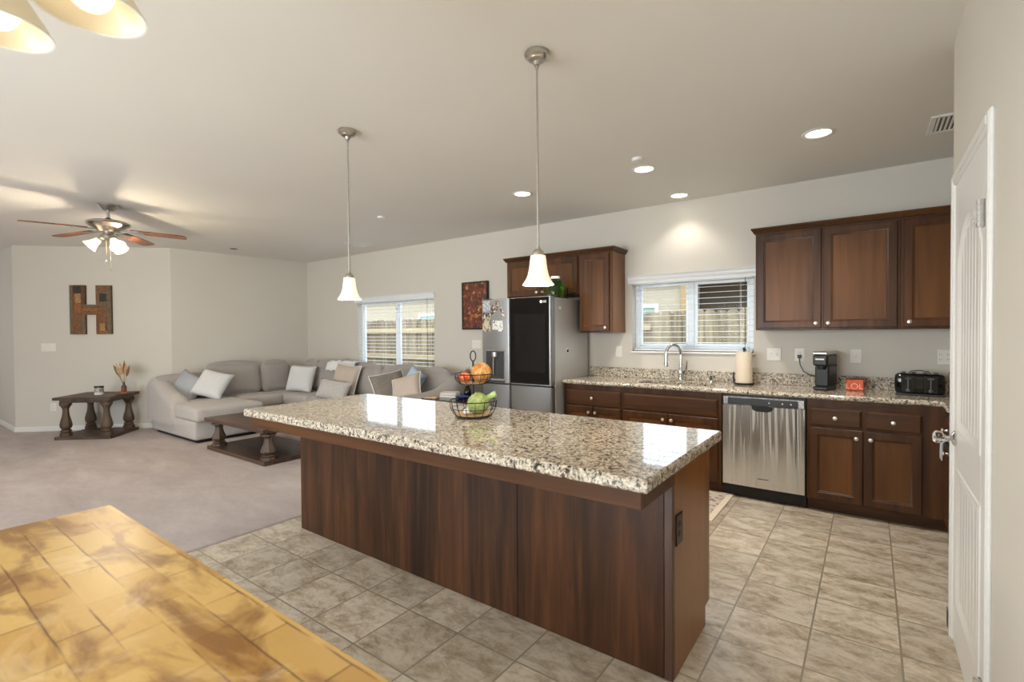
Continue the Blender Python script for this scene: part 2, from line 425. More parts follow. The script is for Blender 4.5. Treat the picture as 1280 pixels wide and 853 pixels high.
def thing(name, label, cat, loc=(0, 0, 0), group=None, rot=0.0, world=True):
    o = bpy.data.objects.new(name, None); COL.objects.link(o); o.location = loc; o.rotation_euler = (0, 0, rot)
    o.empty_display_size = 0.05
    tag(o, label, cat, group)
    if world: WORLD.add(o.name)
    return o
def struct(name, mb, mat, smooth=35):
    o = mb.build(name, mat, None, smooth); o['kind'] = 'structure'; return o
def copy_tree(o, loc, rot=None, label=None):
    def cp(x, par):
        c = x.copy(); COL.objects.link(c)
        if par: c.parent = par
        for ch in list(x.children): cp(ch, c)
        return c
    c = cp(o, None); c.location = loc
    if rot is not None: c.rotation_euler = (0, 0, rot)
    if label: c['label'] = label
    return c
def text_mesh(name, body, size, mat, parent, M, extrude=0.0006, bold=False):
    cu = bpy.data.curves.new(name, 'FONT'); cu.body = body; cu.size = size; cu.extrude = extrude; cu.align_x = 'CENTER'; cu.align_y = 'CENTER'
    if bold: cu.offset = size*0.02
    tmp = bpy.data.objects.new('tmp_text', cu); COL.objects.link(tmp)
    dg = bpy.context.evaluated_depsgraph_get(); me = bpy.data.meshes.new_from_object(tmp.evaluated_get(dg))
    bpy.data.objects.remove(tmp); me.transform(M); me.name = name
    o = bpy.data.objects.new(name, me); COL.objects.link(o); me.materials.clear(); me.materials.append(MAT[mat])
    if parent is not None:
        o.parent = parent
        if parent.name in WORLD: o.location = -Vector(parent.location)
    return o
RX90 = Matrix.Rotation(PI/2, 4, 'X')
def facing(y0=None, x0=None):
    """(u, -v, w) -> world: a front facing -Y at y0, or a front facing -X at x0 (u runs along Y)"""
    if y0 is not None: return Matrix.Translation((0, y0, 0))
    return Matrix(((0, 1, 0, x0), (1, 0, 0, 0), (0, 0, 1, 0), (0, 0, 0, 1)))

# ------------------------------------------------------------------ room shell
H, YB = 2.73, 5.05
KW = (-2.085, -0.885, 1.20, 1.965)      # kitchen window opening
LW = (-6.90, -5.10, 0.72, 1.965)        # living room window opening
WT = 0.16
m = MB().box(-3.535, 1.3, -3.2, YB+WT, -0.1, 0.0); struct('floor', m, 'floor_tile')
m = MB().box(-12.6, -3.535, -3.2, YB+WT, -0.1, 0.012, 0.008); struct('floor_carpet', m, 'carpet')
m = MB().box(-12.6, 1.3, -3.2, YB+WT, H, H+0.12); struct('ceiling', m, 'ceiling_paint')
m = MB()
xs = [-8.6, LW[0], LW[1], KW[0], KW[1], 1.3]
m.box(xs[0], xs[1], YB, YB+WT, 0, H); m.box(xs[2], xs[3], YB, YB+WT, 0, H); m.box(xs[4], xs[5], YB, YB+WT, 0, H)
for w in (LW, KW):
    m.box(w[0], w[1], YB, YB+WT, 0, w[2]); m.box(w[0], w[1], YB, YB+WT, w[3], H)
struct('wall_back', m, 'wall_paint')
def wall_line(name, p, q, t=0.12, z0=0.0, z1=H, mat='wall_paint'):
    p = Vector((*p, 0)); q = Vector((*q, 0)); d = (q-p).normalized(); nrm = Vector((-d.y, d.x, 0))*t
    poly = [(p.x, p.y), (q.x, q.y), (q.x+nrm.x, q.y+nrm.y), (p.x+nrm.x, p.y+nrm.y)]
    return MB().prism(poly, z0, z1, 'z')
D0, D1 = (-10.04, 1.44), (-8.555, 2.925)
struct('wall_left', wall_line('', (-8.555, 2.925), (-8.385, 5.05)), 'wall_paint')
struct('wall_diagonal', wall_line('', D0, D1), 'wall_paint')
struct('wall_hall', wall_line('', (-12.6, 1.44), D0), 'wall_paint')
struct('wall_far', wall_line('', (-12.5, -3.2), (-12.5, 1.44)), 'wall_paint')
def base_line(name, p, q, t=0.014, h=0.085, z0=0.012):
    p = Vector((*p, 0)); q = Vector((*q, 0)); d = (q-p).normalized(); nrm = Vector((d.y, -d.x, 0))
    def sec(c): return [tuple(c+Vector((0, 0, z0))), tuple(c+nrm*t+Vector((0, 0, z0))), tuple(c+nrm*t+Vector((0, 0, h-0.012))), tuple(c+nrm*t*.4+Vector((0, 0, h))), tuple(c+Vector((0, 0, h)))]
    struct(name, MB().loft([sec(p), sec(q)]), 'white_trim')
base_line('baseboard_diagonal', (D0[0]-.006, D0[1]), (D1[0], D1[1]))
base_line('baseboard_hall', (-12.5, 1.44), (-10.04, 1.44))
base_line('baseboard_left', (-8.555, 2.925), (-8.385, 5.05))
m = MB().box(-8.36, -3.55, YB-0.014, YB, 0.012, 0.085, 0.004); struct('baseboard_back', m, 'white_trim')
# pantry wall with its door, and the walls that close the kitchen
DX = 0.31; DY0, DY1, DZ = 2.165, 2.935, 2.04
m = MB(); m.box(DX, DX+.11, DY1+.012, 3.07, 0, H); m.box(DX, DX+.11, -3.2, DY0-.012, 0, H); m.box(DX, DX+.11, DY0-.012, DY1+.012, DZ+.012, H)
struct('wall_right', m, 'wall_paint')
m = MB().box(DX+.11, 1.3, 2.96, 3.07, 0, H); struct('wall_pantry', m, 'wall_paint')
m = MB().box(1.06, 1.3, 3.07, YB, 0, H); struct('wall_range', m, 'wall_paint')
m = MB()
m.box(-12.6, -6.0, -3.2, -3.0, 0, H); m.box(-4.4, -3.1, -3.2, -3.0, 0, H); m.box(-0.9, 1.3, -3.2, -3.0, 0, H)
m.box(-6.0, -4.4, -3.2, -3.0, 0, 0.9); m.box(-6.0, -4.4, -3.2, -3.0, 2.1, H); m.box(-3.1, -0.9, -3.2, -3.0, 2.1, H)
struct('wall_rear', m, 'wall_paint')
def window(name, x0, x1, z0, z1, y0, y1):
    m = MB(); f = 0.05
    for a, b, c, d in ((x0, x0+f, z0, z1), (x1-f, x1, z0, z1), (x0+f, x1-f, z0, z0+f), (x0+f, x1-f, z1-f, z1)):
        m.box(a, b, y0, y1, c, d, 0.006)
    o = struct(name, m, 'white_vinyl')
    xm = (x0+x1)/2
    mm = MB().box(xm-.03, xm+.03, y0+.004, y1-.01, z0+f, z1-f, 0.005); mm.build('mullion', 'white_vinyl', o)
    s = MB()
    for a, b in ((x0+f, xm-.03), (xm+.03, x1-f)):
        for q in ((a, a+.025, z0+f, z1-f), (b-.025, b, z0+f, z1-f), (a+.025, b-.025, z0+f, z0+f+.028), (a+.025, b-.025, z1-f-.028, z1-f)):
            s.box(q[0], q[1], y0+.012, y1-.012, q[2], q[3], 0.004)
    s.build('sash', 'white_vinyl', o)
    ym = (y0+y1)/2
    MB().box(x0+f+.02, xm-.04, ym-.002, ym+.002, z0+f+.02, z1-f-.02).build('glass', 'window_glass', o)
    MB().box(xm+.04, x1-f-.02, ym-.002, ym+.002, z0+f+.02, z1-f-.02).build('glass', 'window_glass', o)
    return o
window('window_1', KW[0], KW[1], KW[2], KW[3], YB+.085, YB+.145)
window('window_2', LW[0], LW[1], LW[2], LW[3], YB+.085, YB+.145)
window('window_3', -6.0, -4.4, 0.9, 2.1, -3.12, -3.06)
window('door_2', -3.1, -0.9, 0.02, 2.1, -3.12, -3.06)
m = MB().box(KW[0]-.01, KW[1]+.01, YB-.02, YB+.085, KW[2]-.02, KW[2], 0.004); struct('trim_1', m, 'white_trim')

# pantry door and casing (front faces -X)
FD = facing(x0=DX)
m = MB(FD)
for u0, u1, w0, w1 in ((DY1, DY1+.055, 0, DZ+.055), (DY0-.055, DY0, 0, DZ+.055)):
    m.box(u0, u1, -.013, 0, w0, w1, 0.005)
    m.box((u0+.018 if u0 > DY1-.01 else u0+.006), (u1-.006 if u0 > DY1-.01 else u1-.018), -.017, -.012, w0, w1-.008, 0.002)
m.box(DY0, DY1, -.013, 0, DZ, DZ+.055, 0.005); m.box(DY0, DY1, -.017, -.012, DZ+.018, DZ+.048, 0.002)
struct('trim_2', m, 'white_trim')
m = MB(FD).box(DY1+.056, 3.07, -.014, 0, 0, 0.095, 0.005); m.box(DY1+.056, 3.084, -.014, .0, 0, 0.095, 0.005); m.M = Matrix.Identity(4); m.box(DX-.014, DX+.11, 3.07, 3.084, 0, .095, .005)
struct('baseboard_right', m, 'white_trim')
m = MB(FD)
W0, W1 = DY0+.003, DY1-.003
m.box(W0, W1, .004, .034, .008, DZ-.003)
st = .105
for q in ((W0, W0+st, .008, DZ-.003), (W1-st, W1, .008, DZ-.003)): m.box(q[0], q[1], -.006, .004, q[2], q[3], 0.002)
m.box(W0+st, W1-st, -.006, .004, .008, .21, .002); m.box(W0+st, W1-st, -.006, .004, .80, .97, .002)
a0, a1 = W0+st, W1-st; am = (a0+a1)/2; arch = []
for k in range(17):
    tt = k/16; u = a0+(a1-a0)*tt; arch.append((u, 1.70+0.155*math.sin(PI*tt)**0.8))
for k in range(16):
    (ua, wa), (ub, wb) = arch[k], arch[k+1]
    m.loft([[(ua, -.006, wa), (ub, -.006, wb), (ub, -.006, DZ-.003), (ua, -.006, DZ-.003)], [(ua, .004, wa), (ub, .004, wb), (ub, .004, DZ-.003), (ua, .004, DZ-.003)]])
door = struct('door_1', m, 'white_trim')
m = MB(FD)
for w0, w1, top in ((.21, .80, False), (.97, 1.855, True)):
    def loop(i):
        k = (a1-a0-2*i)/(a1-a0); cu = (a0+a1)/2
        p_ = [(a0+i, w0+i), (a1-i, w0+i)]
        if top: p_ += [(cu+(u-cu)*k, w-i) for u, w in reversed(arch)]
        else: p_ += [(a1-i, w1-i), (a0+i, w1-i)]
        return p_
    m.loft([[(u, -v, w) for u, w in loop(i)] for i, v in ((-.003, .0055), (.004, .010), (.010, .0075), (.034, -.003))], cap=False)
m.build('panel_moulding', 'white_trim', door)
m = MB(FD)
for k in range(7):
    u0 = a0+.034+(a1-a0-.068)*k/7; u1 = a0+.034+(a1-a0-.068)*(k+1)/7
    m.box(u0+.0025, u1-.0025, -.001, .0045, .245, .765, .002)
    tt = ((u0+u1)/2-a0)/(a1-a0); m.box(u0+.0025, u1-.0025, -.001, .0045, 1.005, 1.66+.155*math.sin(PI*tt)**.8, .002)
m.build('panel_planks', 'white_trim', door)
m = MB(FD)
for z in (.22, 1.775):
    m.tube([(W0-.004, -.026, z-.045), (W0-.004, -.026, z+.045)], .0085, 10)
    for q in range(-2, 3): m.tube([(W0-.004, -.026, z+q*.018-.0065), (W0-.004, -.026, z+q*.018+.0065)], .0105, 10)
    m.box(W0-.008, W0+.004, -.024, .006, z-.045, z+.045, .001)
m.build('hinge', 'chrome', door)
KY, KZ = 2.87, 0.925
Mk = Matrix.Translation((DX-(-.006)-.012, KY, KZ)) @ Matrix.Rotation(-PI/2, 4, 'Y')
kn = MB(Mk).lathe([(.001, 0), (.033, 0), (.034, .004), (.028, .010), (.016, .014), (.011, .020), (.010, .036), (.014, .040), (.001, .041)], n=24).build('knob_rosette', 'chrome', door)
kk = MB(Mk).lathe([(.001, .040), (.016, .041), (.025, .048), (.029, .058), (.027, .070), (.018, .078), (.001, .080)], n=10).build('crystal_knob', 'crystal', door, smooth=0)

# ------------------------------------------------------------------ blinds
def blind(x0, x1, z0, z1, label, wand_u):
    t = thing('window_blind', label, 'blind', ((x0+x1)/2, YB+.03, z1), 'faux wood window blinds')
    m = MB(); n = int((z1-z0-.075)/.0555)
    for k in range(n+1):
        z = z0+.035+(z1-.06-z0-.035)*k/n
        m.prism([(YB+.008, z-.001), (YB+.036, z+.0016), (YB+.066, z+.0002), (YB+.066, z+.0020), (YB+.036, z+.0034), (YB+.008, z+.0008)], x0+.012, x1-.012, 'x')
    m.build('slats', 'white_vinyl', t)
    MB().box(x0+.012, x1-.012, YB+.012, YB+.062, z0+.006, z0+.024, .004).build('bottom_rail', 'white_vinyl', t)
    MB().box(x0+.008, x1-.008, YB+.006, YB+.066, z1-.055, z1-.004, .003).build('headrail', 'white_vinyl', t)
    p = [(YB-.002, z1-.045), (YB-.022, z1-.045), (YB-.026, z1-.03), (YB-.022, z1-.015), (YB-.030, z1), (YB-.030, z1+.022), (YB-.040, z1+.032), (YB-.042, z1+.042), (YB-.002, z1+.042)]
    MB().prism(p, x0-.04, x1+.025, 'x').build('valance', 'white_vinyl', t)
    k = 3 if x1-x0 < 1.5 else 4
    for i in range(k):
        xx = x0+.12+(x1-x0-.24)*i/(k-1)
        for yy in (YB+.011, YB+.061): MB().tube([(xx, yy, z0+.02), (xx, yy, z1-.05)], .0011, 4).build('ladder_cord', 'white_fabric', t)
    xx = x1-wand_u; MB().tube([(xx, YB+.004, z1-.05), (xx, YB+.002, z0+.03)], .003, 6).build('pull_cord', 'dark_plastic', t)
    MB().lathe([(.001, 0), (.009, .004), (.007, .022), (.001, .026)], (xx, YB+.002, z0+.012), 10).build('cord_tassel', 'black_plastic', t)
    return t
blind(KW[0], KW[1], KW[2], KW[3], 'white slatted blind over the kitchen sink window', .075)
blind(LW[0], LW[1], LW[2], LW[3], 'white slatted blind in the living room window behind the sofa', .15)

# ------------------------------------------------------------------ cabinets
def knob(F, u, w, parent, v=.02):
    Mx = F @ Matrix.Translation((u, -v, w)) @ Matrix.Rotation(PI/2, 4, 'X')
    return MB(Mx).lathe([(.001, 0), (.008, 0), (.0065, .006), (.006, .012), (.012, .016), (.0155, .021), (.014, .026), (.001, .029)], n=14).build('knob', 'knob_nickel', parent)
def cab_door(F, u0, u1, w0, w1, parent, ku=None, kw=None, ax='z'):
    m = MB(F).rings(u0, u1, w0, w1, [(0, .001), (0, .016), (.004, .020), (.050, .020), (.053, .0165), (.062, .0145), (.066, .010)], cap=False)
    m.rings(u0, u1, w0, w1, [(0, .001), (.066, .001)], cap=False)
    d = m.build('door', 'cabinet_wood_'+ax, parent, smooth=25)
    MB(F).box(u0+.058, u1-.058, -.0115, -.003, w0+.058, w1-.058).build('door_panel', 'panel_wood', d)
    if ku is not None: knob(F, ku, kw, d)
    return d
def drawer(F, u0, u1, w0, w1, parent, knobbed=True, ax='x', name='drawer'):
    m = MB(F).rings(u0, u1, w0, w1, [(0, .001), (0, .012), (.006, .016), (.014, .020)])
    d = m.build(name, 'cabinet_wood_'+ax, parent, smooth=25)
    if knobbed: knob(F, (u0+u1)/2, (w0+w1)/2, d)
    return d
YF = 4.44; FB = facing(y0=YF)
def base_cab(name, label, x0, x1, fronts, F, depth=.60, toe=True):
    c = F @ Vector(((x0+x1)/2, 0, 0))
    t = thing(name, label, 'base cabinet', (c.x, c.y, 0), 'stained kitchen base cabinets')
    m = MB(F)
    if name == 'sink_cabinet':
        m.box(x0, x1, 0, depth, .09, .655); m.box(x0, x1, 0, .03, .655, .872); m.box(x0, x0+.02, .03, depth, .655, .872); m.box(x1-.02, x1, .03, depth, .655, .872)
    else: m.box(x0, x1, 0, depth, .09, .872)
    m.build('carcass', 'cabinet_wood_z', t)
    MB(F).box(x0, x1, .055, .075, .001, .09).build('toe_kick', 'cabinet_wood_x', t)
    fronts(t); return t
def fr_left(t):
    drawer(FB, -2.548, -1.950, .668, .818, t)
    cab_door(FB, -2.548, -2.252, .105, .652, t, -2.285, .600); cab_door(FB, -2.246, -1.950, .105, .652, t, -2.213, .600)
def fr_sink(t):
    drawer(FB, -1.924, -1.058, .668, .818, t, False, name='false_drawer_front')
    cab_door(FB, -1.924, -1.494, .105, .652, t, -1.530, .600); cab_door(FB, -1.488, -1.058, .105, .652, t, -1.452, .600)
def fr_right(t):
    drawer(FB, -.378, -.050, .672, .806, t); drawer(FB, -.026, .294, .672, .806, t)
    cab_door(FB, -.378, -.043, .105, .656, t, -.082, .600); cab_door(FB, -.037, .294, .105, .656, t, .004, .600)
    MB(FB).box(-.22, .16, -.006, .001, .828, .846, .002).build('pull_out_board', 'cabinet_wood_x', t)
base_cab('base_cabinet', 'dark stained drawer and two door cabinet beside the refrigerator', -2.575, -1.937, fr_left, FB)
base_cab('sink_cabinet', 'dark stained two door cabinet with false drawer under the sink', -1.937, -1.028, fr_sink, FB)
base_cab('base_cabinet', 'dark stained cabinet with two drawers and two doors below the toaster', -.398, .435, fr_right, FB)
FX = facing(x0=.425)
def fr_corner(t):
    drawer(FX, 4.16, 4.37, .672, .806, t); cab_door(FX, 4.16, 4.37, .105, .656, t, 4.20, .600)
base_cab('corner_cabinet', 'narrow cabinet with one drawer tucked between the corner and the oven', 4.125, 4.432, fr_corner, FX, .6)

# worktop: an L of granite with an undermount sink cut-out, plus backsplash
SX0, SX1, SY0, SY1 = -1.83, -1.16, 4.53, 4.86
GT, GB = .914, .875
t = thing('kitchen_worktop', 'speckled granite worktop running under the window from refrigerator to corner', 'worktop', (-1.0, 4.7, GB))
m = MB(); yb = YB-.002
m.box(-2.59, SX0, 4.42, yb, GB, GT); m.box(SX1, 1.058, 4.42, yb, GB, GT); m.box(SX0, SX1, 4.42, SY0, GB, GT); m.box(SX0, SX1, SY1, yb, GB, GT)
m.box(.405, 1.058, 4.13, 4.42, GB, GT)
hh = (GT-GB)/2
nose = [(0, GB)]+[(-.018*math.cos(a), GB+hh+hh*math.sin(a)) for a in [(-PI/2)+PI*k/8 for k in range(9)]]+[(0, GT)]
m.prism([(4.421+a, z) for a, z in nose], -2.59, .405, 'x')
m.prism([(.406+a, z) for a, z in nose], 4.13, 4.44, 'y')
m.build('slab', 'granite', t, weld=False)
m = MB(); m.box(-2.585, 1.058, YB-.022, YB-.001, GT, 1.016, .004); m.box(1.036, 1.058, 4.13, YB-.022, GT, 1.016, .004)
m.build('backsplash', 'granite_honed', t)
t = thing('kitchen_sink', 'undermount steel sink set into the granite worktop', 'sink', ((SX0+SX1)/2, (SY0+SY1)/2, GB-.2))
m = MB(); e = .004
m.loft([[(SX0-e, SY0-e, GB-.001), (SX1+e, SY0-e, GB-.001), (SX1+e, SY1+e, GB-.001), (SX0-e, SY1+e, GB-.001)], [(SX0+.01, SY0+.01, GB-.17), (SX1-.01, SY0+.01, GB-.17), (SX1-.01, SY1-.01, GB-.17), (SX0+.01, SY1-.01, GB-.17)], [(SX0+.04, SY0+.04, GB-.19), (SX1-.04, SY0+.04, GB-.19), (SX1-.04, SY1-.04, GB-.19), (SX0+.04, SY1-.04, GB-.19)]], cap=False)
o = len(m.v); m.f.append((o-4, o-3, o-2, o-1)); m.build('basin', 'stainless', t)
MB().lathe([(.001, 0), (.04, 0), (.042, .004), (.001, .005)], ((SX0+SX1)/2, (SY0+SY1)/2, GB-.189), 20).build('drain', 'chrome', t)
# faucet
fx, fy = -1.525, 4.925
t = thing('kitchen_faucet', 'tall chrome gooseneck faucet behind the sink', 'faucet', (fx, fy, GT))
m = MB().lathe([(.001, 0), (.030, 0), (.031, .006), (.026, .012), (.024, .05), (.027, .075), (.024, .10), (.018, .125), (.0145, .14), (.0145, .16)], (fx, fy, GT), 20); m.build('body', 'chrome', t)
d = Vector((-.75, -.66, 0)).normalized(); pts = [Vector((fx, fy, GT+.15)), Vector((fx, fy, GT+.255))]
for k in range(1, 13):
    a = PI*k/12*1.04; pts.append(Vector((fx, fy, GT+.275))+d*(.075*(1-math.cos(a)))+Vector((0, 0, .085*math.sin(a))))
MB().tube(pts, .0165, 12).build('spout', 'chrome', t)
e = pts[-1]; dn = (pts[-1]-pts[-2]).normalized()
MB().tube([e, e+dn*.03, e+dn*.075, e+dn*.11], [.017, .019, .023, .024], 14).build('spray_head', 'chrome', t)
MB().tube([e+dn*.112, e+dn*.118], [.020, .019], 14).build('spray_face', 'black_plastic', t)
lv = Vector((.8, -.2, 0)).normalized(); b0 = Vector((fx, fy, GT+.075))
MB().tube([b0, b0+lv*.04+Vector((0, 0, .012)), b0+lv*.062+Vector((0, 0, .05)), b0+lv*.068+Vector((0, 0, .13))], [.015, .013, .0095, .009], 10).build('lever', 'chrome', t)
sx = -1.235
t = thing('soap_dispenser', 'short chrome soap pump beside the faucet', 'soap dispenser', (sx, 4.93, GT))
MB().lathe([(.001, 0), (.024, 0), (.024, .01), (.018, .016), (.017, .05), (.02, .056), (.02, .066), (.001, .07)], (sx, 4.93, GT), 16).build('pump', 'chrome', t)
MB().tube([(sx, 4.93, GT+.062), (sx-.02, 4.90, GT+.064), (sx-.035, 4.875, GT+.056)], .006, 8).build('nozzle', 'chrome', t)
# paper towel stand
px_, py_ = -.935, 4.87
t = thing('paper_towel_holder', 'black wire stand holding the kitchen paper roll', 'paper towel holder', (px_, py_, GT))
m = MB().lathe([(.001, .006), (.084, .006), (.088, .012), (.084, .017), (.001, .014)], (px_, py_, GT), 24)
for k in range(3): m.ball((px_+.07*math.cos(k*2.1), py_+.07*math.sin(k*2.1), GT+.006), .008, n=8, m=6)
m.build('base', 'black_wire', t)
MB().tube([(px_, py_, GT+.012), (px_, py_, GT+.325)], .006, 8).ball((px_, py_, GT+.33), .011).build('post', 'black_wire', t)
MB().tube([(px_-.085, py_-.02, GT+.012), (px_-.09, py_-.02, GT+.10), (px_-.086, py_-.02, GT+.115), (px_-.08, py_-.02, GT+.10), (px_-.078, py_-.02, GT+.03)], .004, 8).build('tension_arm', 'black_wire', t)
tag(MB().lathe([(.019, 0), (.069, 0), (.070, .004), (.070, .276), (.069, .280), (.019, .280), (.019, 0)], (px_, py_, GT+.018), 32).build('paper_towel_roll', 'paper_roll'), 'cream roll of kitchen paper standing on a black wire holder', 'paper towel')
# coffee maker
cx, cy = -.305, 4.81
Mc = Matrix.Translation((cx, cy, GT)) @ Matrix.Rotation(math.radians(-14), 4, 'Z')
t = thing('coffee_maker', 'slim black pod coffee maker plugged in on the worktop', 'coffee maker', (cx, cy, GT))
MB(Mc).box(-.056, .056, -.11, .11, .0, .03, .01).build('base', 'black_plastic', t)
MB(Mc).box(-.053, .053, -.07, .11, .026, .20, .012).build('column', 'black_plastic', t)
MB(Mc).box(-.056, .056, -.112, .11, .198, .292, .014).build('brew_head', 'black_plastic', t)
MB(Mc).box(-.058, .058, -.115, .09, .289, .318, .010).build('lid', 'brushed_nickel', t)
MB(Mc).box(-.050, .050, .108, .13, .03, .29, .008).build('water_tank', 'dark_plastic', t)
MB(Mc).box(-.034, .030, -.1135, -.111, .250, .260).build('badge', 'plate_white', t)
MB(Mc).lathe([(.03, 0), (.034, .02), (.034, .03)], (0, -.072, .170), 16).build('spout', 'black_plastic', t)
pts = [(-.511, YB-.03, 1.175), (-.508, YB-.05, 1.16), (-.500, YB-.06, 1.10), (-.475, YB-.055, 1.045), (-.43, YB-.07, 1.02), (-.385, 4.93, 1.01), (-.34, 4.90, 1.0)]
MB().tube(pts, .0042, 8).box(-.526, -.496, YB-.034, YB-.012, 1.160, 1.19, .004).build('power_cord', 'black_plastic', t)
# orange tin
ox, oy = -.10, 4.85
t = thing('storage_tin', 'small orange metal tin with pale letters beside the coffee maker', 'tin', (ox, oy, GT))
MB().box(ox-.060, ox+.060, oy-.04, oy+.04, GT, GT+.095, .007).build('body', plain('orange_tin', (206, 84, 44), .35), t)
MB().box(ox-.061, ox+.061, oy-.041, oy+.041, GT+.093, GT+.103, .003).build('rim', plain('tin_dark', (70, 30, 20), .5), t)
text_mesh('lettering', 'LOL', .066, plain('tin_print', (236, 168, 132), .4).name, t, Matrix.Translation((ox-.003, oy-.0405, GT+.036)) @ RX90)
# toaster
tx, ty = .30, 4.79
Mt = Matrix.Translation((tx, ty, GT)) @ Matrix.Scale(.86, 4) @ Matrix.Rotation(math.radians(-4), 4, 'Z')
t = thing('toaster', 'black four slice toaster in the corner of the worktop', 'toaster', (tx, ty, GT))
MB(Mt).soft(-.17, .17, -.13, .13, .012, .19, .035, .0, 4).build('shell', 'black_gloss', t)
MB(Mt).box(-.165, .165, -.125, .125, 0, .02, .006).build('base', 'black_plastic', t)
for k, u in enumerate((-.075, .075)):
    MB(Mt).box(u-.048, u+.048, -.1345, -.129, .03, .175, .003).build('control_panel', 'black_gloss', t)
    MB(Mt).box(u-.005, u+.005, -.138, -.134, .055, .16, .001).build('lever_slot', 'dark_plastic', t)
    MB(Mt).box(u-.022, u+.022, -.155, -.136, .142, .156, .004).build('lever', 'dark_plastic', t)
    MB(Mt @ Matrix.Translation((u, -.135, .045)) @ RX90).lathe([(.001, 0), (.014, 0), (.013, .012), (.001, .013)], n=14).build('dial', 'dark_plastic', t)
    for s in (-.035, .035): MB(Mt).box(u+s-.016, u+s+.016, -.10, .10, .187, .1915).build('slot', 'toe_black', t)
MB(Mt).tube([(-.07, .0, .188), (-.06, .0, .205), (0, .0, .213), (.06, .0, .205), (.07, .0, .188)], .004, 8).build('warming_rack', 'black_plastic', t)
MB().tube([(.475, 4.86, GT+.17), (.487, 4.84, GT+.12), (.495, 4.82, GT+.05), (.50, 4.80, GT+.008), (.54, 4.83, GT+.006), (.62, 4.9, GT+.006)], .004, 8).build('power_cord', 'black_plastic', t)

# ------------------------------------------------------------------ dishwasher, oven
t = thing('dishwasher', 'stainless steel dishwasher built in below the granite worktop', 'dishwasher', (-.713, YF, 0))
MB().box(-1.022, -.404, YF+.004, YF+.58, .1, .868).build('tub', 'black_plastic', t)
m = MB(); N = 24; secs = []
for k in range(N+1):
    u = -1.014+.602*k/N; q = (k/N-.5)*2; v = .022+.006*(1-q*q)
    secs.append([(u, YF+.004, .105), (u, YF-v, .112), (u, YF-v-.001, .45), (u, YF-v, .785), (u, YF+.004, .787)])
m.loft(secs); dd = m.build('door', 'stainless_wavy', t, smooth=40)
MB().box(-1.014, -.412, YF-.024, YF+.004, .788, .858, .005).build('control_frame', 'stainless', t)
cp = MB().box(-.975, -.455, YF-.027, YF-.02, .792, .848, .004).build('control_panel', 'dark_plastic', t)
for u in (-.66, -.565, -.505): MB().ball((u, YF-.0275, .818), .006, .003, .006, 10, 6).build('button', 'plate_white', cp)
MB().loft([[(-.79+.16*a, YF-.0295, z) for a, z in ((0, .772), (.08, .752), (.25, .742), (.75, .742), (.92, .752), (1, .772), (.98, .785), (.02, .785))], [(-.79+.16*a, YF-.02, z) for a, z in ((0, .772), (.08, .752), (.25, .742), (.75, .742), (.92, .752), (1, .772), (.98, .785), (.02, .785))]]).build('pocket_handle', 'black_plastic', t)
MB().box(-.745, -.665, YF-.0305, YF-.0275, .186, .192).build('maker_badge', 'dark_plastic', t)
MB().box(-1.022, -.404, YF+.03, YF+.05, .004, .104).build('toe_kick', 'toe_black', t)
t = thing('oven_range', 'black kitchen range just visible past the white door', 'range', (.45, 3.75, 0))
MB(FX).box(3.37, 4.12, 0, .60, .02, .90, .004).build('body', 'black_plastic', t)
MB(FX).box(3.38, 4.11, -.03, 0, .20, .78, .006).build('oven_door', 'black_gloss', t)
MB(FX).box(3.38, 4.11, -.025, 0, .03, .19, .006).build('drawer', 'black_gloss', t)
MB(FX).box(3.37, 4.12, -.02, .62, .895, .918, .004).build('cooktop', 'black_gloss', t)
MB(FX).tube([(3.42, -.03, .72), (3.42, -.055, .72), (3.45, -.062, .72), (4.0, -.062, .72), (4.03, -.055, .72), (4.03, -.03, .72)], .012, 10).build('handle', 'black_plastic', t)
for k in range(5):
    MB(FX @ Matrix.Translation((3.5+.135*k, -.012, .845)) @ RX90).lathe([(.001, 0), (.022, 0), (.020, .022), (.001, .024)], n=14).build('knob', 'black_plastic', t)
tw = [3.86+.09*k/6 for k in range(7)]
def tsec(v, z, f): return [(u, -v-f*math.sin(k*2.2), z) for k, u in enumerate(tw)]+[(u, -v+.005-f*math.sin(k*2.2), z) for k, u in reversed(list(enumerate(tw)))]
m = MB(FX).loft([tsec(.042, .66, .001), tsec(.043, .725, .001), tsec(.050, .736, 0), tsec(.062, .738, 0), tsec(.073, .733, 0), tsec(.079, .72, .001), tsec(.080, .62, .002)])
tag(m.build('dish_towel', 'blue_grey_fabric'), 'blue grey dish towel hanging over the oven handle', 'towel')

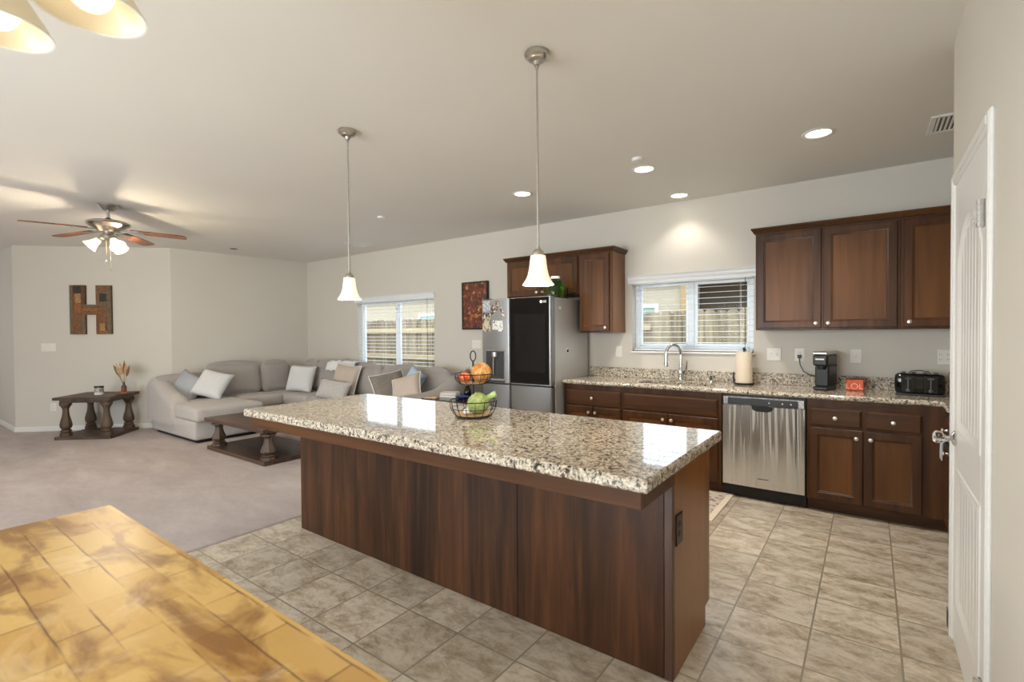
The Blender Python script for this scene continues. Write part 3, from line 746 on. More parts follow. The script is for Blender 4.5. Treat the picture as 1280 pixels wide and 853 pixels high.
# ------------------------------------------------------------------ wall cabinets
YU = 4.72; FU = facing(y0=YU)
def crown(x0, x1, z, t, left_end=False, right_end=False):
    prof = [(0, 0), (-.012, 0), (-.018, .012), (-.030, .030), (-.034, .034), (-.034, .046), (0, .046)]
    x0_, x1_ = x0-(.034 if left_end else 0), x1+(.034 if right_end else 0)
    m = MB(); secs = []
    def mitre(xe, sgn, do): return [(xe+(sgn*(-a) if do else 0), YU+a, z+b) for a, b in prof]
    m.loft([mitre(x0, -1, left_end), mitre(x1, 1, right_end)])
    if right_end: m.loft([[(x1-a, YU+a, z+b) for a, b in prof], [(x1-a, YB-.002, z+b) for a, b in prof]])
    if left_end: m.loft([[(x0+a, YU+a, z+b) for a, b in prof], [(x0+a, YB-.002, z+b) for a, b in prof]])
    m.build('crown_moulding', 'cabinet_wood_x', t)
def wall_cab(label, x0, x1, z0, z1, doors, le=False, re=False):
    t = thing('wall_cabinet', label, 'wall cabinet', ((x0+x1)/2, YB, z0), 'stained kitchen wall cabinets')
    MB().box(x0, x1, YU, YB-.002, z0, z1, .002).build('carcass', 'cabinet_wood_z', t)
    for (a, b, ku) in doors: cab_door(FU, a, b, z0+.018, z1-.018, t, ku, z0+.055)
    crown(x0, x1, z1, t, le, re); return t
wall_cab('short two door cabinet mounted above the refrigerator', -3.53, -2.553, 1.815, 2.25, [(-3.515, -3.048, -3.085), (-3.042, -2.568, -3.005)], le=True)
tall = wall_cab('tall single door wall cabinet between refrigerator and kitchen window', -2.550, -2.165, 1.40, 2.25, [(-2.540, -2.195, -2.235)], re=True)
MB().box(-2.166, -2.163, YU+.01, YB-.01, 1.402, 2.248).build('end_panel', 'end_panel_lit_wood', tall)
wall_cab('two door wall cabinet beside the window above the coffee maker', -.812, .1795, 1.41, 2.25, [(-.797, -.325, -.36), (-.309, .163, -.274)], le=True)
wall_cab('wall cabinet above the toaster running behind the white door', .180, 1.058, 1.41, 2.25, [(.20, .62, .235), (.63, 1.04, .99)])

# ------------------------------------------------------------------ island
IX0, IX1, IY0, IY1 = -3.335, -.588, 1.545, 2.535
BX0, BX1, BY0, BY1 = -3.315, -.63, 1.927, 2.47
t = thing('kitchen_island', 'long dark wood kitchen island with overhanging apron', 'kitchen island', ((BX0+BX1)/2, (BY0+BY1)/2, 0))
MB().box(BX0+.01, BX1-.02, BY0+.012, BY1, .09, .866).build('carcass', 'cabinet_wood_z', t)
MB().box(BX0, -1.392, BY0, BY0+.014, .002, .866, .001).build('back_panel', 'island_wood', t)
MB().box(-1.389, BX1-.036, BY0, BY0+.014, .002, .866, .001).build('back_panel', 'island_wood', t)
MB().box(BX1-.034, BX1, BY0-.002, BY0+.022, .002, .866, .002).build('corner_trim', 'panel_wood_dark', t)
MB().loft([[(BX1-.018, y, z) for y, z in ((BY0+.023, .002), (BY1-.07, .002), (BY1-.07, .095), (BY1, .095), (BY1, .866), (BY0+.023, .866))], [(BX1, y, z) for y, z in ((BY0+.023, .002), (BY1-.07, .002), (BY1-.07, .095), (BY1, .095), (BY1, .866), (BY0+.023, .866))]]).build('end_panel', 'end_panel_lit_wood', t)
MB().box(BX0, BX0+.012, BY0+.015, BY1, .002, .866).build('end_panel', 'island_wood', t)
m = MB(); m.box(IX0+.035, IX1-.032, IY0+.03, IY0+.055, .797, .866, .002); m.box(IX1-.057, IX1-.032, IY0+.055, BY0-.002, .797, .866, .002); m.box(IX0+.035, IX0+.06, IY0+.055, BY0-.002, .797, .866, .002)
m.build('apron', 'cabinet_wood_x', t)
MB().box(IX0+.06, IX1-.057, IY0+.055, BY0-.002, .852, .866).build('overhang_board', 'cabinet_wood_x', t)
MB().box(BX0+.01, BX1-.02, BY1-.075, BY1-.06, .002, .09).build('toe_kick', 'toe_black', t)
for k in range(4):
    a = BX0+.015+(BX1-BX0-.03)*k/4; b = BX0+.015+(BX1-BX0-.03)*(k+1)/4
    Fk = Matrix(((-1, 0, 0, 0), (0, -1, 0, BY1), (0, 0, 1, 0), (0, 0, 0, 1)))
    drawer(Fk, -b+.008, -a-.008, .70, .85, t); cab_door(Fk, -b+.008, -a-.008, .105, .685, t, -a-.05, .62)
m = MB()
def slab_ring(i, z): return [(IX0+i, IY0+i, z), (IX1-i, IY0+i, z), (IX1-i, IY1-i, z), (IX0+i, IY1-i, z)]
m.loft([slab_ring(.004, .868), slab_ring(0, .874), slab_ring(0, .904), slab_ring(.0025, .911), slab_ring(.008, .914)])
tag(m.build('island_worktop', 'granite', smooth=12), 'polished speckled granite top on the kitchen island', 'worktop')

# ------------------------------------------------------------------ refrigerator
fx0, fx1, fyd, fyc = -3.50, -2.592, 4.20, 4.272; seam = -3.112
t = thing('refrigerator', 'steel refrigerator with a black glass door and water dispenser', 'refrigerator', ((fx0+fx1)/2, 4.6, 0))
MB().box(fx0+.004, fx1-.004, fyc+.012, 5.0, .02, 1.765, .006).build('cabinet', 'fridge_side', t)
def fdoor(name, x0, x1, z0, z1, mat='fridge_steel'):
    m = MB(); r = .022; secs = []
    pts = [(x0, fyc), (x0, fyd+r)]+[(x0+r-r*math.cos(a), fyd+r-r*math.sin(a)) for a in (.4, .8, 1.2, PI/2)]+[(x1-r+r*math.sin(a), fyd+r-r*math.cos(a)) for a in (0, .4, .8, 1.2)]+[(x1, fyd+r), (x1, fyc)]
    m.loft([[(a, b, z0) for a, b in pts], [(a, b, z1) for a, b in pts]])
    return m.build(name, mat, t)
dl = fdoor('dispenser_door', fx0, seam-.003, .862, 1.775)
dr = fdoor('glass_door', seam+.003, fx1, .862, 1.775)
fdoor('freezer_door', fx0, seam-.003, .06, .845); bl = fdoor('freezer_door', seam+.003, fx1, .06, .845)
MB().box(seam+.008, fx1-.024, fyd-.004, fyd+.001, .872, 1.770, .002).build('black_glass', 'black_gloss', dr)
MB().box(seam+.07, fx1-.075, fyd-.005, fyd-.0035, 1.00, 1.60, .0008).build('viewing_window', plain('viewing_glass', (20, 21, 22), .05, grain=.25, gscale=5), dr)
MB().box(fx1-.10, fx1-.003, fyd+.002, fyd+.05, .846, .861).build('handle_recess', 'toe_black', t)
MB().box(fx0+.02, fx1-.02, fyd+.02, fyc, .846, .861).build('gasket', 'toe_black', t)
lg = text_mesh('maker_logo', 'LG', .032, 'plate_white', dr, Matrix.Translation((-2.665, fyd-.0045, 1.721)) @ RX90, bold=True)
m = MB(Matrix.Translation((-2.708, fyd-.0042, 1.721)) @ RX90); m.lathe([(.001, 0), (.016, 0), (.016, .001), (.001, .001)], n=18); m.build('maker_emblem', 'plate_white', dr)
# dispenser
m = MB()
m.box(-3.452, -3.178, fyd-.004, fyd+.004, 1.205, 1.228, .002); m.box(-3.452, -3.440, fyd-.004, fyd+.004, .905, 1.205, .001); m.box(-3.190, -3.178, fyd-.004, fyd+.004, .905, 1.205, .001); m.box(-3.452, -3.178, fyd-.004, fyd+.004, .885, .905, .002)
dp = m.build('dispenser_frame', 'stainless', dl)
MB().box(-3.440, -3.190, fyd-.0015, fyd+.001, .905, 1.205).build('dispenser_recess', 'dark_plastic', dl)
MB().lathe([(.001, 0), (.038, 0), (.040, .02), (.040, .05), (.001, .052)], (-3.30, fyd-.012, 1.145), 18).build('dispenser_nozzle', 'brushed_nickel', dl)
MB().box(-3.335, -3.318, fyd-.02, fyd-.004, .95, 1.15, .004).build('dispenser_lever', 'brushed_nickel', dl)
MB().box(-3.45, -3.18, fyd-.02, fyd, .868, .884, .003).build('drip_tray', 'dark_plastic', dl)
MB().box(fx1-.055, fx1-.004, fyd+.01, fyd+.14, 1.766, 1.79, .004).build('hinge_cover', 'dark_plastic', t)
MB().box(fx0+.004, fx0+.055, fyd+.01, fyd+.14, 1.766, 1.79, .004).build('hinge_cover', 'dark_plastic', t)
tag(MB().box(fx1-.005, fx1+.004, 4.36, 4.395, 1.645, 1.675, .002).build('magnet', 'plate_white'), 'small white square magnet high on the refrigerator side', 'magnet')
m = MB(Matrix.Translation((fx1-.0045, 4.52, 1.21)) @ Matrix.Rotation(PI/2, 4, 'Y')); m.lathe([(.001, 0), (.028, 0), (.028, .006), (.001, .007)], n=20)
t2 = m.build('round_magnet', 'plate_white'); tag(t2, 'round white magnet with black hook on the refrigerator side', 'magnet')
MB().box(fx1+.002, fx1+.014, 4.512, 4.528, 1.195, 1.225, .002).build('hook', 'black_plastic', t2)
# prints held on the dispenser door
def print_mat(name, cols, sc):
    t_ = NT(name); v = t_.coords((sc, 1, sc*.7)); f = t_.noise(v, 1, 3, .6, 1.0)
    t_.set(t_.ramp(f, [(i/(len(cols)-1)*.5+.25, c) for i, c in enumerate(cols)], 'CONSTANT'), .4); return t_.m
def fprint(cx, cz, w, h, ang, mat, label):
    Mp = Matrix.Translation((cx, fyd-.001, cz)) @ Matrix.Rotation(ang, 4, 'Y')
    tag(MB(Mp).box(-w/2, w/2, -.0015, .0005, -h/2, h/2).build('photo_print', mat), label, 'photo', 'photos stuck on the refrigerator')
pm1 = print_mat('print_blue', [(236, 232, 226), (120, 150, 176), (206, 196, 184), (70, 54, 46), (226, 220, 214)], 30)
pm2 = print_mat('print_green', [(96, 100, 70), (196, 186, 160), (60, 56, 44), (170, 160, 130)], 26)
pm3 = print_mat('print_white', [(240, 240, 238), (226, 224, 220), (96, 90, 84), (246, 246, 246)], 34)
pm4 = print_mat('print_strip', [(236, 230, 220), (60, 44, 40), (196, 170, 148), (240, 238, 232)], 40)
fprint(-3.428, 1.700, .105, .11, 0, pm1, 'square photo with a blue top at the corner of the refrigerator door')
fprint(-3.428, 1.605, .095, .045, .15, pm4, 'narrow print just under the blue photo on the refrigerator')
fprint(-3.345, 1.655, .042, .115, .22, pm4, 'tilted photo strip nearest the blue photo on the refrigerator')
fprint(-3.292, 1.690, .042, .135, .28, pm4, 'tallest tilted photo strip near the top of the refrigerator door')
fprint(-3.205, 1.622, .034, .12, -.45, pm4, 'photo strip slanting the other way beside the black glass door')
fprint(-3.428, 1.505, .11, .17, 0, pm2, 'green outdoor photo low on the refrigerator door edge')
fprint(-3.305, 1.492, .075, .10, .08, pm3, 'white cut out card below the photo strips on the refrigerator')
fprint(-3.235, 1.480, .065, .115, -.06, pm3, 'white cut out card next to the black glass door')
# things on the refrigerator
jx, jy, jz = -2.72, 4.50, 1.765
t = thing('green_jar', 'green glass jar with white lid on top of the refrigerator', 'jar', (jx, jy, jz))
MB().lathe([(.001, 0), (.078, 0), (.082, .01), (.082, .15), (.07, .19), (.045, .205), (.045, .215), (.001, .215)], (jx, jy, jz), 24).build('body', 'green_glass', t)
MB().lathe([(.001, 0), (.05, 0), (.05, .022), (.048, .026), (.001, .027)], (jx, jy, jz+.214), 20).build('lid', 'plate_white', t)
m = MB(); bx0, bx1 = jx-.112, jx+.10
for q in ((bx0, bx0+.006, 4.41, 4.59), (bx1-.006, bx1, 4.41, 4.59), (bx0, bx1, 4.405, 4.41), (bx0, bx1, 4.59, 4.596)): m.box(q[0], q[1], q[2], q[3], jz+.001, jz+.13)
tag(m.build('plastic_bin', 'clear_plastic'), 'clear open plastic bin around the green jar', 'bin')

# ------------------------------------------------------------------ switch plates and outlets
def plate(name, label, M, w, h, kind, mat='plate_white', group=None):
    """a wall plate built on the local plane y=0, facing -Y"""
    c = M @ Vector((0, 0, 0))
    t = thing(name, label, 'outlet' if 'outlet' in name else ('jack' if 'jack' in name else 'switch'), c, group)
    MB(M).box(-w/2, w/2, -.006, -.0005, -h/2, h/2, .003).build('cover', mat, t)
    hole = 'plate_slot' if mat == 'plate_white' else 'toe_black'
    if kind == 'outlet' or kind == 'outlet2':
        for cx in ((0,) if kind == 'outlet' else (-.023, .023)):
            for s in (-1, 1):
                sk = MB(M).lathe([(.001, 0)], n=3) if False else MB(M @ Matrix.Translation((cx, -.006, s*.02)) @ RX90).lathe([(.001, 0), (.0155, 0), (.015, .0018), (.001, .002)], n=16)
                so = sk.build('socket', mat, t)
                for q in (-.006, .006): MB(M).box(cx+q-.0012, cx+q+.0012, -.0088, -.0075, s*.02-.003, s*.02+.006).build('slot', hole, so)
    elif kind.startswith('switch'):
        n = int(kind[6:])
        for i in range(n):
            u = (i-(n-1)/2)*.046
            MB(M).box(u-.006, u+.006, -.0075, -.0055, -.013, .013, .001).build('toggle_slot', mat, t)
            MB(M).box(u-.0045, u+.0045, -.017, -.006, .0, .011, .002).build('toggle', mat, t)
    elif kind == 'jack':
        MB(M @ Matrix.Translation((0, -.006, 0)) @ RX90).lathe([(.001, 0), (.009, 0), (.006, .008), (.001, .009)], n=12).build('connector', 'brushed_nickel', t)
    return t
WB = lambda x, z: Matrix.Translation((x, YB, z))
plate('light_switch', 'double white switch plate on the wall right beside the paper towels', WB(-.716, 1.19), .118, .118, 'switch2')
plate('wall_outlet', 'white outlet with the coffee maker cord plugged into it', WB(-.510, 1.19), .078, .118, 'outlet')
plate('cable_jack', 'white wall plate with a single jack above the orange tin', WB(-.098, 1.186), .078, .118, 'jack')
plate('wall_outlet', 'white outlet on the wall behind the toaster', WB(.464, 1.19), .085, .118, 'outlet2')
plate('light_switch', 'single white switch between the refrigerator and kitchen window', WB(-2.237, 1.192), .078, .118, 'switch1')
plate('light_switch', 'three gang white switch below the red brown wall art', WB(-4.30, 1.256), .16, .118, 'switch3')
FI = Matrix.Translation((BX1, 2.0, .597)) @ Matrix.Rotation(PI/2, 4, 'Z')
plate('island_outlet', 'dark bronze outlet on the end of the kitchen island', FI, .08, .125, 'outlet', 'bronze_plate')
ddir = Vector((D1[0]-D0[0], D1[1]-D0[1], 0)).normalized()
dn_ = Vector((ddir.y, -ddir.x, 0))
def on_diag(s, z, off=0.0):
    p = Vector((*D0, 0))+ddir*s+dn_*off
    return Matrix(((ddir.x, -dn_.x, 0, p.x), (ddir.y, -dn_.y, 0, p.y), (0, 0, 1, z), (0, 0, 0, 1)))
plate('light_switch', 'wide white switch plate below the wooden letter H', on_diag(.45, 1.245), .19, .118, 'switch4')
plate('wall_outlet', 'white outlet low on the wall behind the carved side table', on_diag(.495, .365), .075, .118, 'outlet')

# ------------------------------------------------------------------ wall decor
MH = on_diag(1.03, 1.795)
t = thing('letter_sign', 'rustic reclaimed wood letter H hanging on the angled wall', 'wall sign', MH.translation)
hw, hh2, sw = .275, .362, .205
tn = [plain('reclaimed_'+n, c, .65, grain=.16, gscale=34) for n, c in (('brown', (118, 82, 52)), ('umber', (88, 60, 40)), ('tan', (164, 128, 82)), ('black', (52, 46, 42)), ('grey', (108, 90, 68)), ('rust', (140, 90, 50)))]
MB(MH).box(-hw, -hw+sw, -.025, -.001, -hh2, hh2).box(hw-sw, hw, -.025, -.001, -hh2, hh2).box(-hw+sw, hw-sw, -.025, -.001, -.075, .075).build('backing', tn[1], t)
def hp(x0, x1, z0, z1, k, v=.036): MB(MH).box(x0+.001, x1-.001, -v, -.024, z0+.001, z1-.001, .002).build('wood_block', tn[k], t)
hp(-.275, -.225, -.362, .362, 4, .04); hp(-.225, -.205, -.362, .24, 5); hp(-.205, -.125, .24, .34, 3); hp(-.225, -.125, .34, .362, 1); hp(-.205, -.125, .10, .24, 2); hp(-.205, -.125, -.06, .10, 5); hp(-.205, -.125, -.20, -.06, 0); hp(-.205, -.125, -.362, -.20, 0)
hp(-.125, -.07, .075, .362, 1, .04); hp(-.125, -.07, -.362, -.075, 4, .04); hp(-.125, .10, .03, .075, 4, .04); hp(-.125, .10, -.02, .03, 5); hp(-.125, .10, -.075, -.02, 0)
hp(.07, .105, .08, .362, 4, .04); hp(.07, .10, -.362, -.08, 0, .04); hp(.10, .118, -.362, .362, 5); hp(.118, .215, .24, .362, 0); hp(.118, .215, .12, .24, 3); hp(.118, .215, .05, .12, 4); hp(.118, .215, -.20, .05, 0); hp(.118, .19, -.31, -.20, 2); hp(.118, .215, -.362, -.31, 5); hp(.215, .275, -.362, .362, 4, .04)
ax0, ax1, az0, az1 = -4.525, -4.075, 1.455, 2.10
t = thing('wall_art', 'tall red and amber mosaic panel on the wall beside the refrigerator', 'wall art', ((ax0+ax1)/2, YB, az0))
m = MB()
for q in ((ax0, ax0+.02, az0, az1), (ax1-.02, ax1, az0, az1), (ax0+.02, ax1-.02, az0, az0+.02), (ax0+.02, ax1-.02, az1-.02, az1)): m.box(q[0], q[1], YB-.045, YB-.001, q[2], q[3], .002)
m.build('frame', plain('art_frame', (40, 26, 20), .5), t)
a_ = NT('art_panel'); v = a_.coords((1, 1, 1)); vo = a_.n.new('ShaderNodeTexVoronoi'); vo.inputs['Scale'].default_value = 26; a_.link(v, vo.inputs['Vector'])
sp_ = a_.n.new('ShaderNodeSeparateColor'); a_.link(vo.outputs['Color'], sp_.inputs[0]); nz = a_.noise(v, 16, 5, .65, 1.5)
c1 = a_.ramp(sp_.outputs[0], [(0, (110, 44, 26)), (.3, (146, 62, 30)), (.5, (84, 50, 36)), (.68, (176, 96, 40)), (.85, (60, 30, 24)), (.94, (206, 150, 70))], 'CONSTANT')
a_.set(a_.mix(a_.ramp(nz, [(.45, (0, 0, 0)), (.6, (255, 255, 255))]), c1, (66, 30, 22)), .4); a_.bump(nz, .4, .01)
MB().box(ax0+.018, ax1-.018, YB-.035, YB-.002, az0+.018, az1-.018).build('panel', a_.m, t)

# ------------------------------------------------------------------ ceiling fittings
def downlight(x, y, label, e):
    t = thing('recessed_light', label, 'recessed light', (x, y, H), 'recessed kitchen ceiling lights', world=False)
    MB().lathe([(.072, -.001), (.098, -.001), (.100, -.004), (.094, -.008), (.078, -.009), (.072, -.004)], n=32).build('trim_ring', 'white_trim', t)
    MB().lathe([(.001, -.003), (.073, -.003), (.073, -.0015), (.001, -.0015)], n=32).build('lens', 'downlight_disc', t)
    l = light('downlight_beam', 'SPOT', (x, y, H-.02), e, (1.0, .93, .82), size=.06, look=(0, 0, -1), spot_size=math.radians(115), spot_blend=.6)
    return t
downlight(-.286, 3.879, 'lit recessed ceiling light between the air vent and the pantry', 75)
downlight(-1.488, 3.858, 'lit recessed ceiling light beside the round smoke detector', 75)
downlight(-2.674, 3.829, 'lit recessed ceiling light in front of the refrigerator', 75)
downlight(-1.501, 4.805, 'lit recessed ceiling light close to the wall over the sink', 16)
def detector(x, y, r, label, name='smoke_detector'):
    t = thing(name, label, 'detector', (x, y, H), world=False)
    MB().lathe([(.001, -.001), (r, -.001), (r, -.014), (r*.9, -.022), (r*.5, -.026), (.001, -.026)], n=24).build('housing', 'white_trim', t)
    MB().lathe([(r*.3, -.0255), (r*.42, -.0275), (r*.3, -.0285), (.001, -.0285)], n=16).build('test_button', 'plate_white', t)
detector(-1.438, 3.60, .045, 'small round detector on the ceiling by the recessed lights')
detector(-4.459, 3.604, .05, 'small round detector on the living room ceiling between the pendants')
t = thing('sprinkler_cover', 'tiny dark ringed disc on the ceiling beyond the fan', 'ceiling disc', (-7.874, 3.537, H), world=False)
MB().lathe([(.001, -.001), (.05, -.001), (.05, -.006), (.001, -.008)], n=20).build('cover', 'plate_slot', t)
def vent(name, label, x0, x1, y0, y1, n, dark):
    t = thing(name, label, 'vent', ((x0+x1)/2, (y0+y1)/2, H))
    m = MB(); f = .03
    for q in ((x0, x0+f, y0, y1), (x1-f, x1, y0, y1), (x0+f, x1-f, y0, y0+f), (x0+f, x1-f, y1-f, y1)): m.box(q[0], q[1], q[2], q[3], H-.010, H-.0005, .003)
    m.build('frame', 'white_trim', t)
    MB().box(x0+f, x1-f, y0+f, y1-f, H-.003, H-.0005).build('duct_opening', 'plate_slot' if dark else 'plate_white', t)
    m = MB()
    for k in range(n):
        xx = x0+f+(x1-x0-2*f)*(k+.5)/n; m.box(xx-.006, xx+.006, y0+f, y1-f, H-.009, H-.003, .001)
    m.build('louvres', 'white_trim', t)
vent('air_vent', 'white louvred air vent at the ceiling edge above the wall cabinets', .30, .62, 4.02, 4.36, 11, True)
vent('air_register', 'flat white register on the living room ceiling near the window wall', -6.2, -5.86, 4.32, 4.66, 9, False)
def pendant(x, y, label):
    t = thing('pendant_light', label, 'pendant light', (x, y, H), 'bell glass pendants over the kitchen island', world=False)
    MB().lathe([(.001, -.001), (.056, -.001), (.058, -.006), (.058, -.02), (.046, -.026), (.040, -.036), (.018, -.044), (.014, -.06), (.001, -.062)], n=28).build('canopy', 'brushed_nickel', t)
    MB().tube([(0, 0, -.06), (0, 0, -.075)], .009, 10).tube([(0, 0, -.06), (0, 0, -.93)], .0052, 10).build('rod', 'brushed_nickel', t)
    MB().lathe([(.001, -.915), (.010, -.918), (.012, -.93), (.024, -.938), (.029, -.950), (.029, -.962), (.001, -.963)], n=20).build('socket_cap', 'brushed_nickel', t)
    sp = [(.022, 0), (.036, -.003), (.039, -.03), (.043, -.065), (.050, -.095), (.060, -.118), (.073, -.136), (.076, -.142)]
    prof = [(r, -.958+z) for r, z in sp]+[(r-.004, -.958+z) for r, z in reversed(sp)]
    m = MB(); m.lathe(prof, n=32); sh = m.build('glass_shade', 'pendant_glass', t)
    MB().ball((0, 0, -1.03), .021, rz=.03).build('bulb', 'bulb', t)
    light('pendant_bulb', 'POINT', (x, y, H-1.115), 13, (1, .88, .72), size=.03)
    return t
p1 = pendant(-1.28, 1.96, 'bell glass pendant hanging in front of the refrigerator cabinets')
light('pendant_bulb', 'POINT', (-2.752, 1.956, H-1.115), 13, (1, .88, .72), size=.03)
copy_tree(p1, (-2.752, 1.956, H), label='bell glass pendant hanging in front of the sofa wall window')
# ceiling fan
fxx, fyy = -6.231, 1.593
t = thing('ceiling_fan', 'five blade ceiling fan with lit glass shades in the living room', 'ceiling fan', (fxx, fyy, H), world=False)
MB().lathe([(.001, 0), (.088, 0), (.088, -.012), (.080, -.02), (.060, -.045), (.045, -.06), (.001, -.06)], n=28).build('canopy', 'brushed_nickel', t)
MB().tube([(0, 0, -.055), (0, 0, -.16)], .013, 12).build('downrod', 'brushed_nickel', t)
MB().ball((0, 0, -.148), .028, rz=.022).build('coupling', 'dark_plastic', t)
MB().lathe([(.001, -.155), (.06, -.158), (.15, -.168), (.178, -.182), (.18, -.198), (.165, -.215), (.12, -.24), (.08, -.276), (.001, -.278)], n=36).build('motor_housing', 'brushed_nickel', t)
for k, th in enumerate((24, 96, 168, 240, 312)):
    a = YAW+math.radians(th); Mb = Matrix.Rotation(a, 4, 'Z') @ Matrix.Translation((0, 0, -.250)) @ Matrix.Rotation(math.radians(3.6), 4, 'Y') @ Matrix.Rotation(math.radians(-6), 4, 'X')
    ar = MB(Mb).loft([[(.10, -.02, -.004), (.10, .02, -.004), (.10, .02, .004), (.10, -.02, .004)], [(.17, -.022, -.004), (.17, .022, -.004), (.17, .022, .003), (.17, -.022, .003)], [(.25, -.045, -.004), (.25, .045, -.004), (.25, .045, .002), (.25, -.045, .002)], [(.29, -.035, -.004), (.29, .035, -.004), (.29, .035, .002), (.29, -.035, .002)]]).build('blade_arm', 'brushed_nickel', t)
    pts = [(.19, -.055), (.30, -.062), (.50, -.070), (.63, -.068), (.66, -.054), (.672, 0), (.66, .054), (.63, .068), (.50, .070), (.30, .062), (.19, .055)]
    MB(Mb).prism(pts, .002, .010, 'z').build('blade', 'blade_wood', t)
MB().lathe([(.001, -.276), (.045, -.277), (.05, -.30), (.07, -.315), (.072, -.34), (.05, -.36), (.001, -.365)], n=24).build('light_fitter', 'brushed_nickel', t)
for k in range(3):
    a = YAW+math.radians((205, 335, 90)[k]); Ms = Matrix.Rotation(a, 4, 'Z') @ Matrix.Translation((.055, 0, -.335)) @ Matrix.Rotation(math.radians(-48), 4, 'Y')
    MB(Ms).lathe([(.001, 0), (.018, 0), (.02, -.03), (.024, -.045), (.001, -.046)], n=16).build('socket', 'brushed_nickel', t)
    sp = [(.022, -.03), (.03, -.04), (.036, -.07), (.046, -.10), (.062, -.13), (.068, -.142)]
    MB(Ms).lathe(sp+[(r-.003, z) for r, z in reversed(sp)], n=24).build('glass_shade', 'fan_glass', t)
    MB(Ms).ball((0, 0, -.095), .024, rz=.032, n=12, m=8).build('bulb', 'bulb', t)
    c = Ms @ Vector((0, 0, -.15)); light('fan_bulb', 'POINT', (fxx+c.x, fyy+c.y, H+c.z), 22, (1, .84, .60), size=.03)
for dx, zl in ((.035, -.64), (-.005, -.56)):
    q = R0*(dx-.02); MB().tube([(q.x, q.y, -.36), (q.x, q.y, zl)], .0034, 6).ball((q.x, q.y, zl-.012), .007, rz=.014, n=8, m=6).build('pull_chain', 'brushed_nickel', t)
# chandelier over the dining table
hx, hy = -1.375, .096
t = thing('dining_chandelier', 'warm glass chandelier hanging over the butcher block table', 'chandelier', (hx, hy, H), world=False)
MB().lathe([(.001, 0), (.065, 0), (.065, -.015), (.03, -.035), (.001, -.035)], n=24).build('canopy', 'brushed_nickel', t)
MB().tube([(0, 0, -.03), (0, 0, -.42)], .008, 10).lathe([(.001, -.36), (.03, -.38), (.045, -.44), (.03, -.50), (.012, -.54), (.001, -.55)], n=20).build('column', 'brushed_nickel', t)
for k in range(5):
    a = math.radians(78+72*k); Ma = Matrix.Rotation(a, 4, 'Z')
    MB(Ma).tube([(.02, 0, -.48), (.08, 0, -.53), (.15, 0, -.51), (.20, 0, -.465), (.222, 0, -.475), (.225, 0, -.515)], .008, 10).build('arm', 'brushed_nickel', t)
    Ms = Ma @ Matrix.Translation((.225, 0, -.505))
    MB(Ms).lathe([(.001, 0), (.026, -.002), (.03, -.03), (.001, -.032)], n=18).build('socket', 'brushed_nickel', t)
    sp = [(.028, -.02), (.04, -.03), (.055, -.06), (.072, -.09), (.086, -.115), (.093, -.134), (.097, -.138)]
    MB(Ms).lathe(sp+[(r-.004, z+.001) for r, z in reversed(sp)], n=36).build('glass_shade', 'chandelier_glass', t)
    MB(Ms).lathe([(.0925, -.1335), (.0975, -.136), (.0975, -.140), (.0925, -.139), (.0925, -.1335)], n=36).build('shade_rim', 'piping_white', t)
    MB(Ms).ball((0, 0, -.092), .042, rz=.046, n=16, m=12).build('bulb', 'soft_bulb', t)
    c = Ms @ Vector((0, 0, -.16)); light('chandelier_bulb', 'SPOT', (hx+c.x, hy+c.y, H+c.z), 3, (1, .88, .72), size=.04, look=(0, 0, -1), spot_size=math.radians(150), spot_blend=.5)

# ------------------------------------------------------------------ dining table
t = thing('dining_table', 'butcher block dining table with honey coloured wood top', 'table', (-1.45, .09, 0))
TZ = .75
MB().box(-2.365, -.52, -.42, .595, TZ-.042, TZ, .004).build('tabletop', 'butcher_block', t)
m = MB()
for q in ((-2.26, -.63, .47, .495), (-2.26, -.63, -.32, -.295), (-2.28, -2.255, -.30, .48), (-.64, -.615, -.30, .48)): m.box(q[0], q[1], q[2], q[3], TZ-.14, TZ-.043)
m.build('apron', 'walnut_table_x', t)
for x in (-2.26, -.65):
    for y in (-.31, .46):
        z0 = .012 if x < -3.5 else 0
        MB().loft([[(x+a*s, y+b*s, z) for a, b in ((-.035, -.035), (.035, -.035), (.035, .035), (-.035, .035))] for s, z in ((.7, z0), (1, .45), (1.1, TZ-.043))]).build('leg', 'walnut_table_z', t)

# ------------------------------------------------------------------ turned-leg tables
def baluster(h, r=.07):
    """(radius, z) steps of a chunky turned leg"""
    return [(r*.98, 0), (r*.98, .10*h), (r*.72, .12*h), (r*.86, .145*h), (r*.86, .17*h), (r*.60, .20*h), (r*.92, .27*h), (r*.98, .34*h), (r*.86, .44*h), (r*.60, .60*h), (r*.50, .74*h), (r*.52, .82*h), (r*.78, .90*h), (r*.98, .94*h), (r*.98, h)]
CZ = .012
t = thing('coffee_table', 'low dark wood coffee table with four turned legs and bottom shelf', 'coffee table', (-5.84, 2.96, CZ))
c0, c1, d0, d1 = -6.53, -5.15, 2.585, 3.37
MB().box(c0, c1, d0, d1, CZ, CZ+.045, .004).build('bottom_shelf', 'walnut_table_x', t)
MB().box(c0-.02, c1+.02, d0-.02, d1+.02, .362, .402, .005).build('tabletop', 'walnut_table_x', t)
MB().box(c0+.05, c1-.05, d0+.05, d1-.05, .335, .362, .003).build('apron', 'walnut_table_x', t)
for x in (c0+.10, c1-.10):
    for y in (d0+.10, d1-.10):
        MB().lathe([(rr, z) for rr, z in baluster(.335-CZ-.045, .082)], (x, y, CZ+.045), 8, PI/8).build('leg', 'rustic_wood_z', t, smooth=20)
t = thing('remote_tray', 'small dark ornament lying on the coffee table top', 'ornament', (-6.2, 3.1, .402))
MB().lathe([(.001, 0), (.07, 0), (.10, .02), (.094, .022), (.06, .008), (.001, .006)], (-6.2, 3.1, .4021), 20).build('tray', 'walnut_table_x', t)
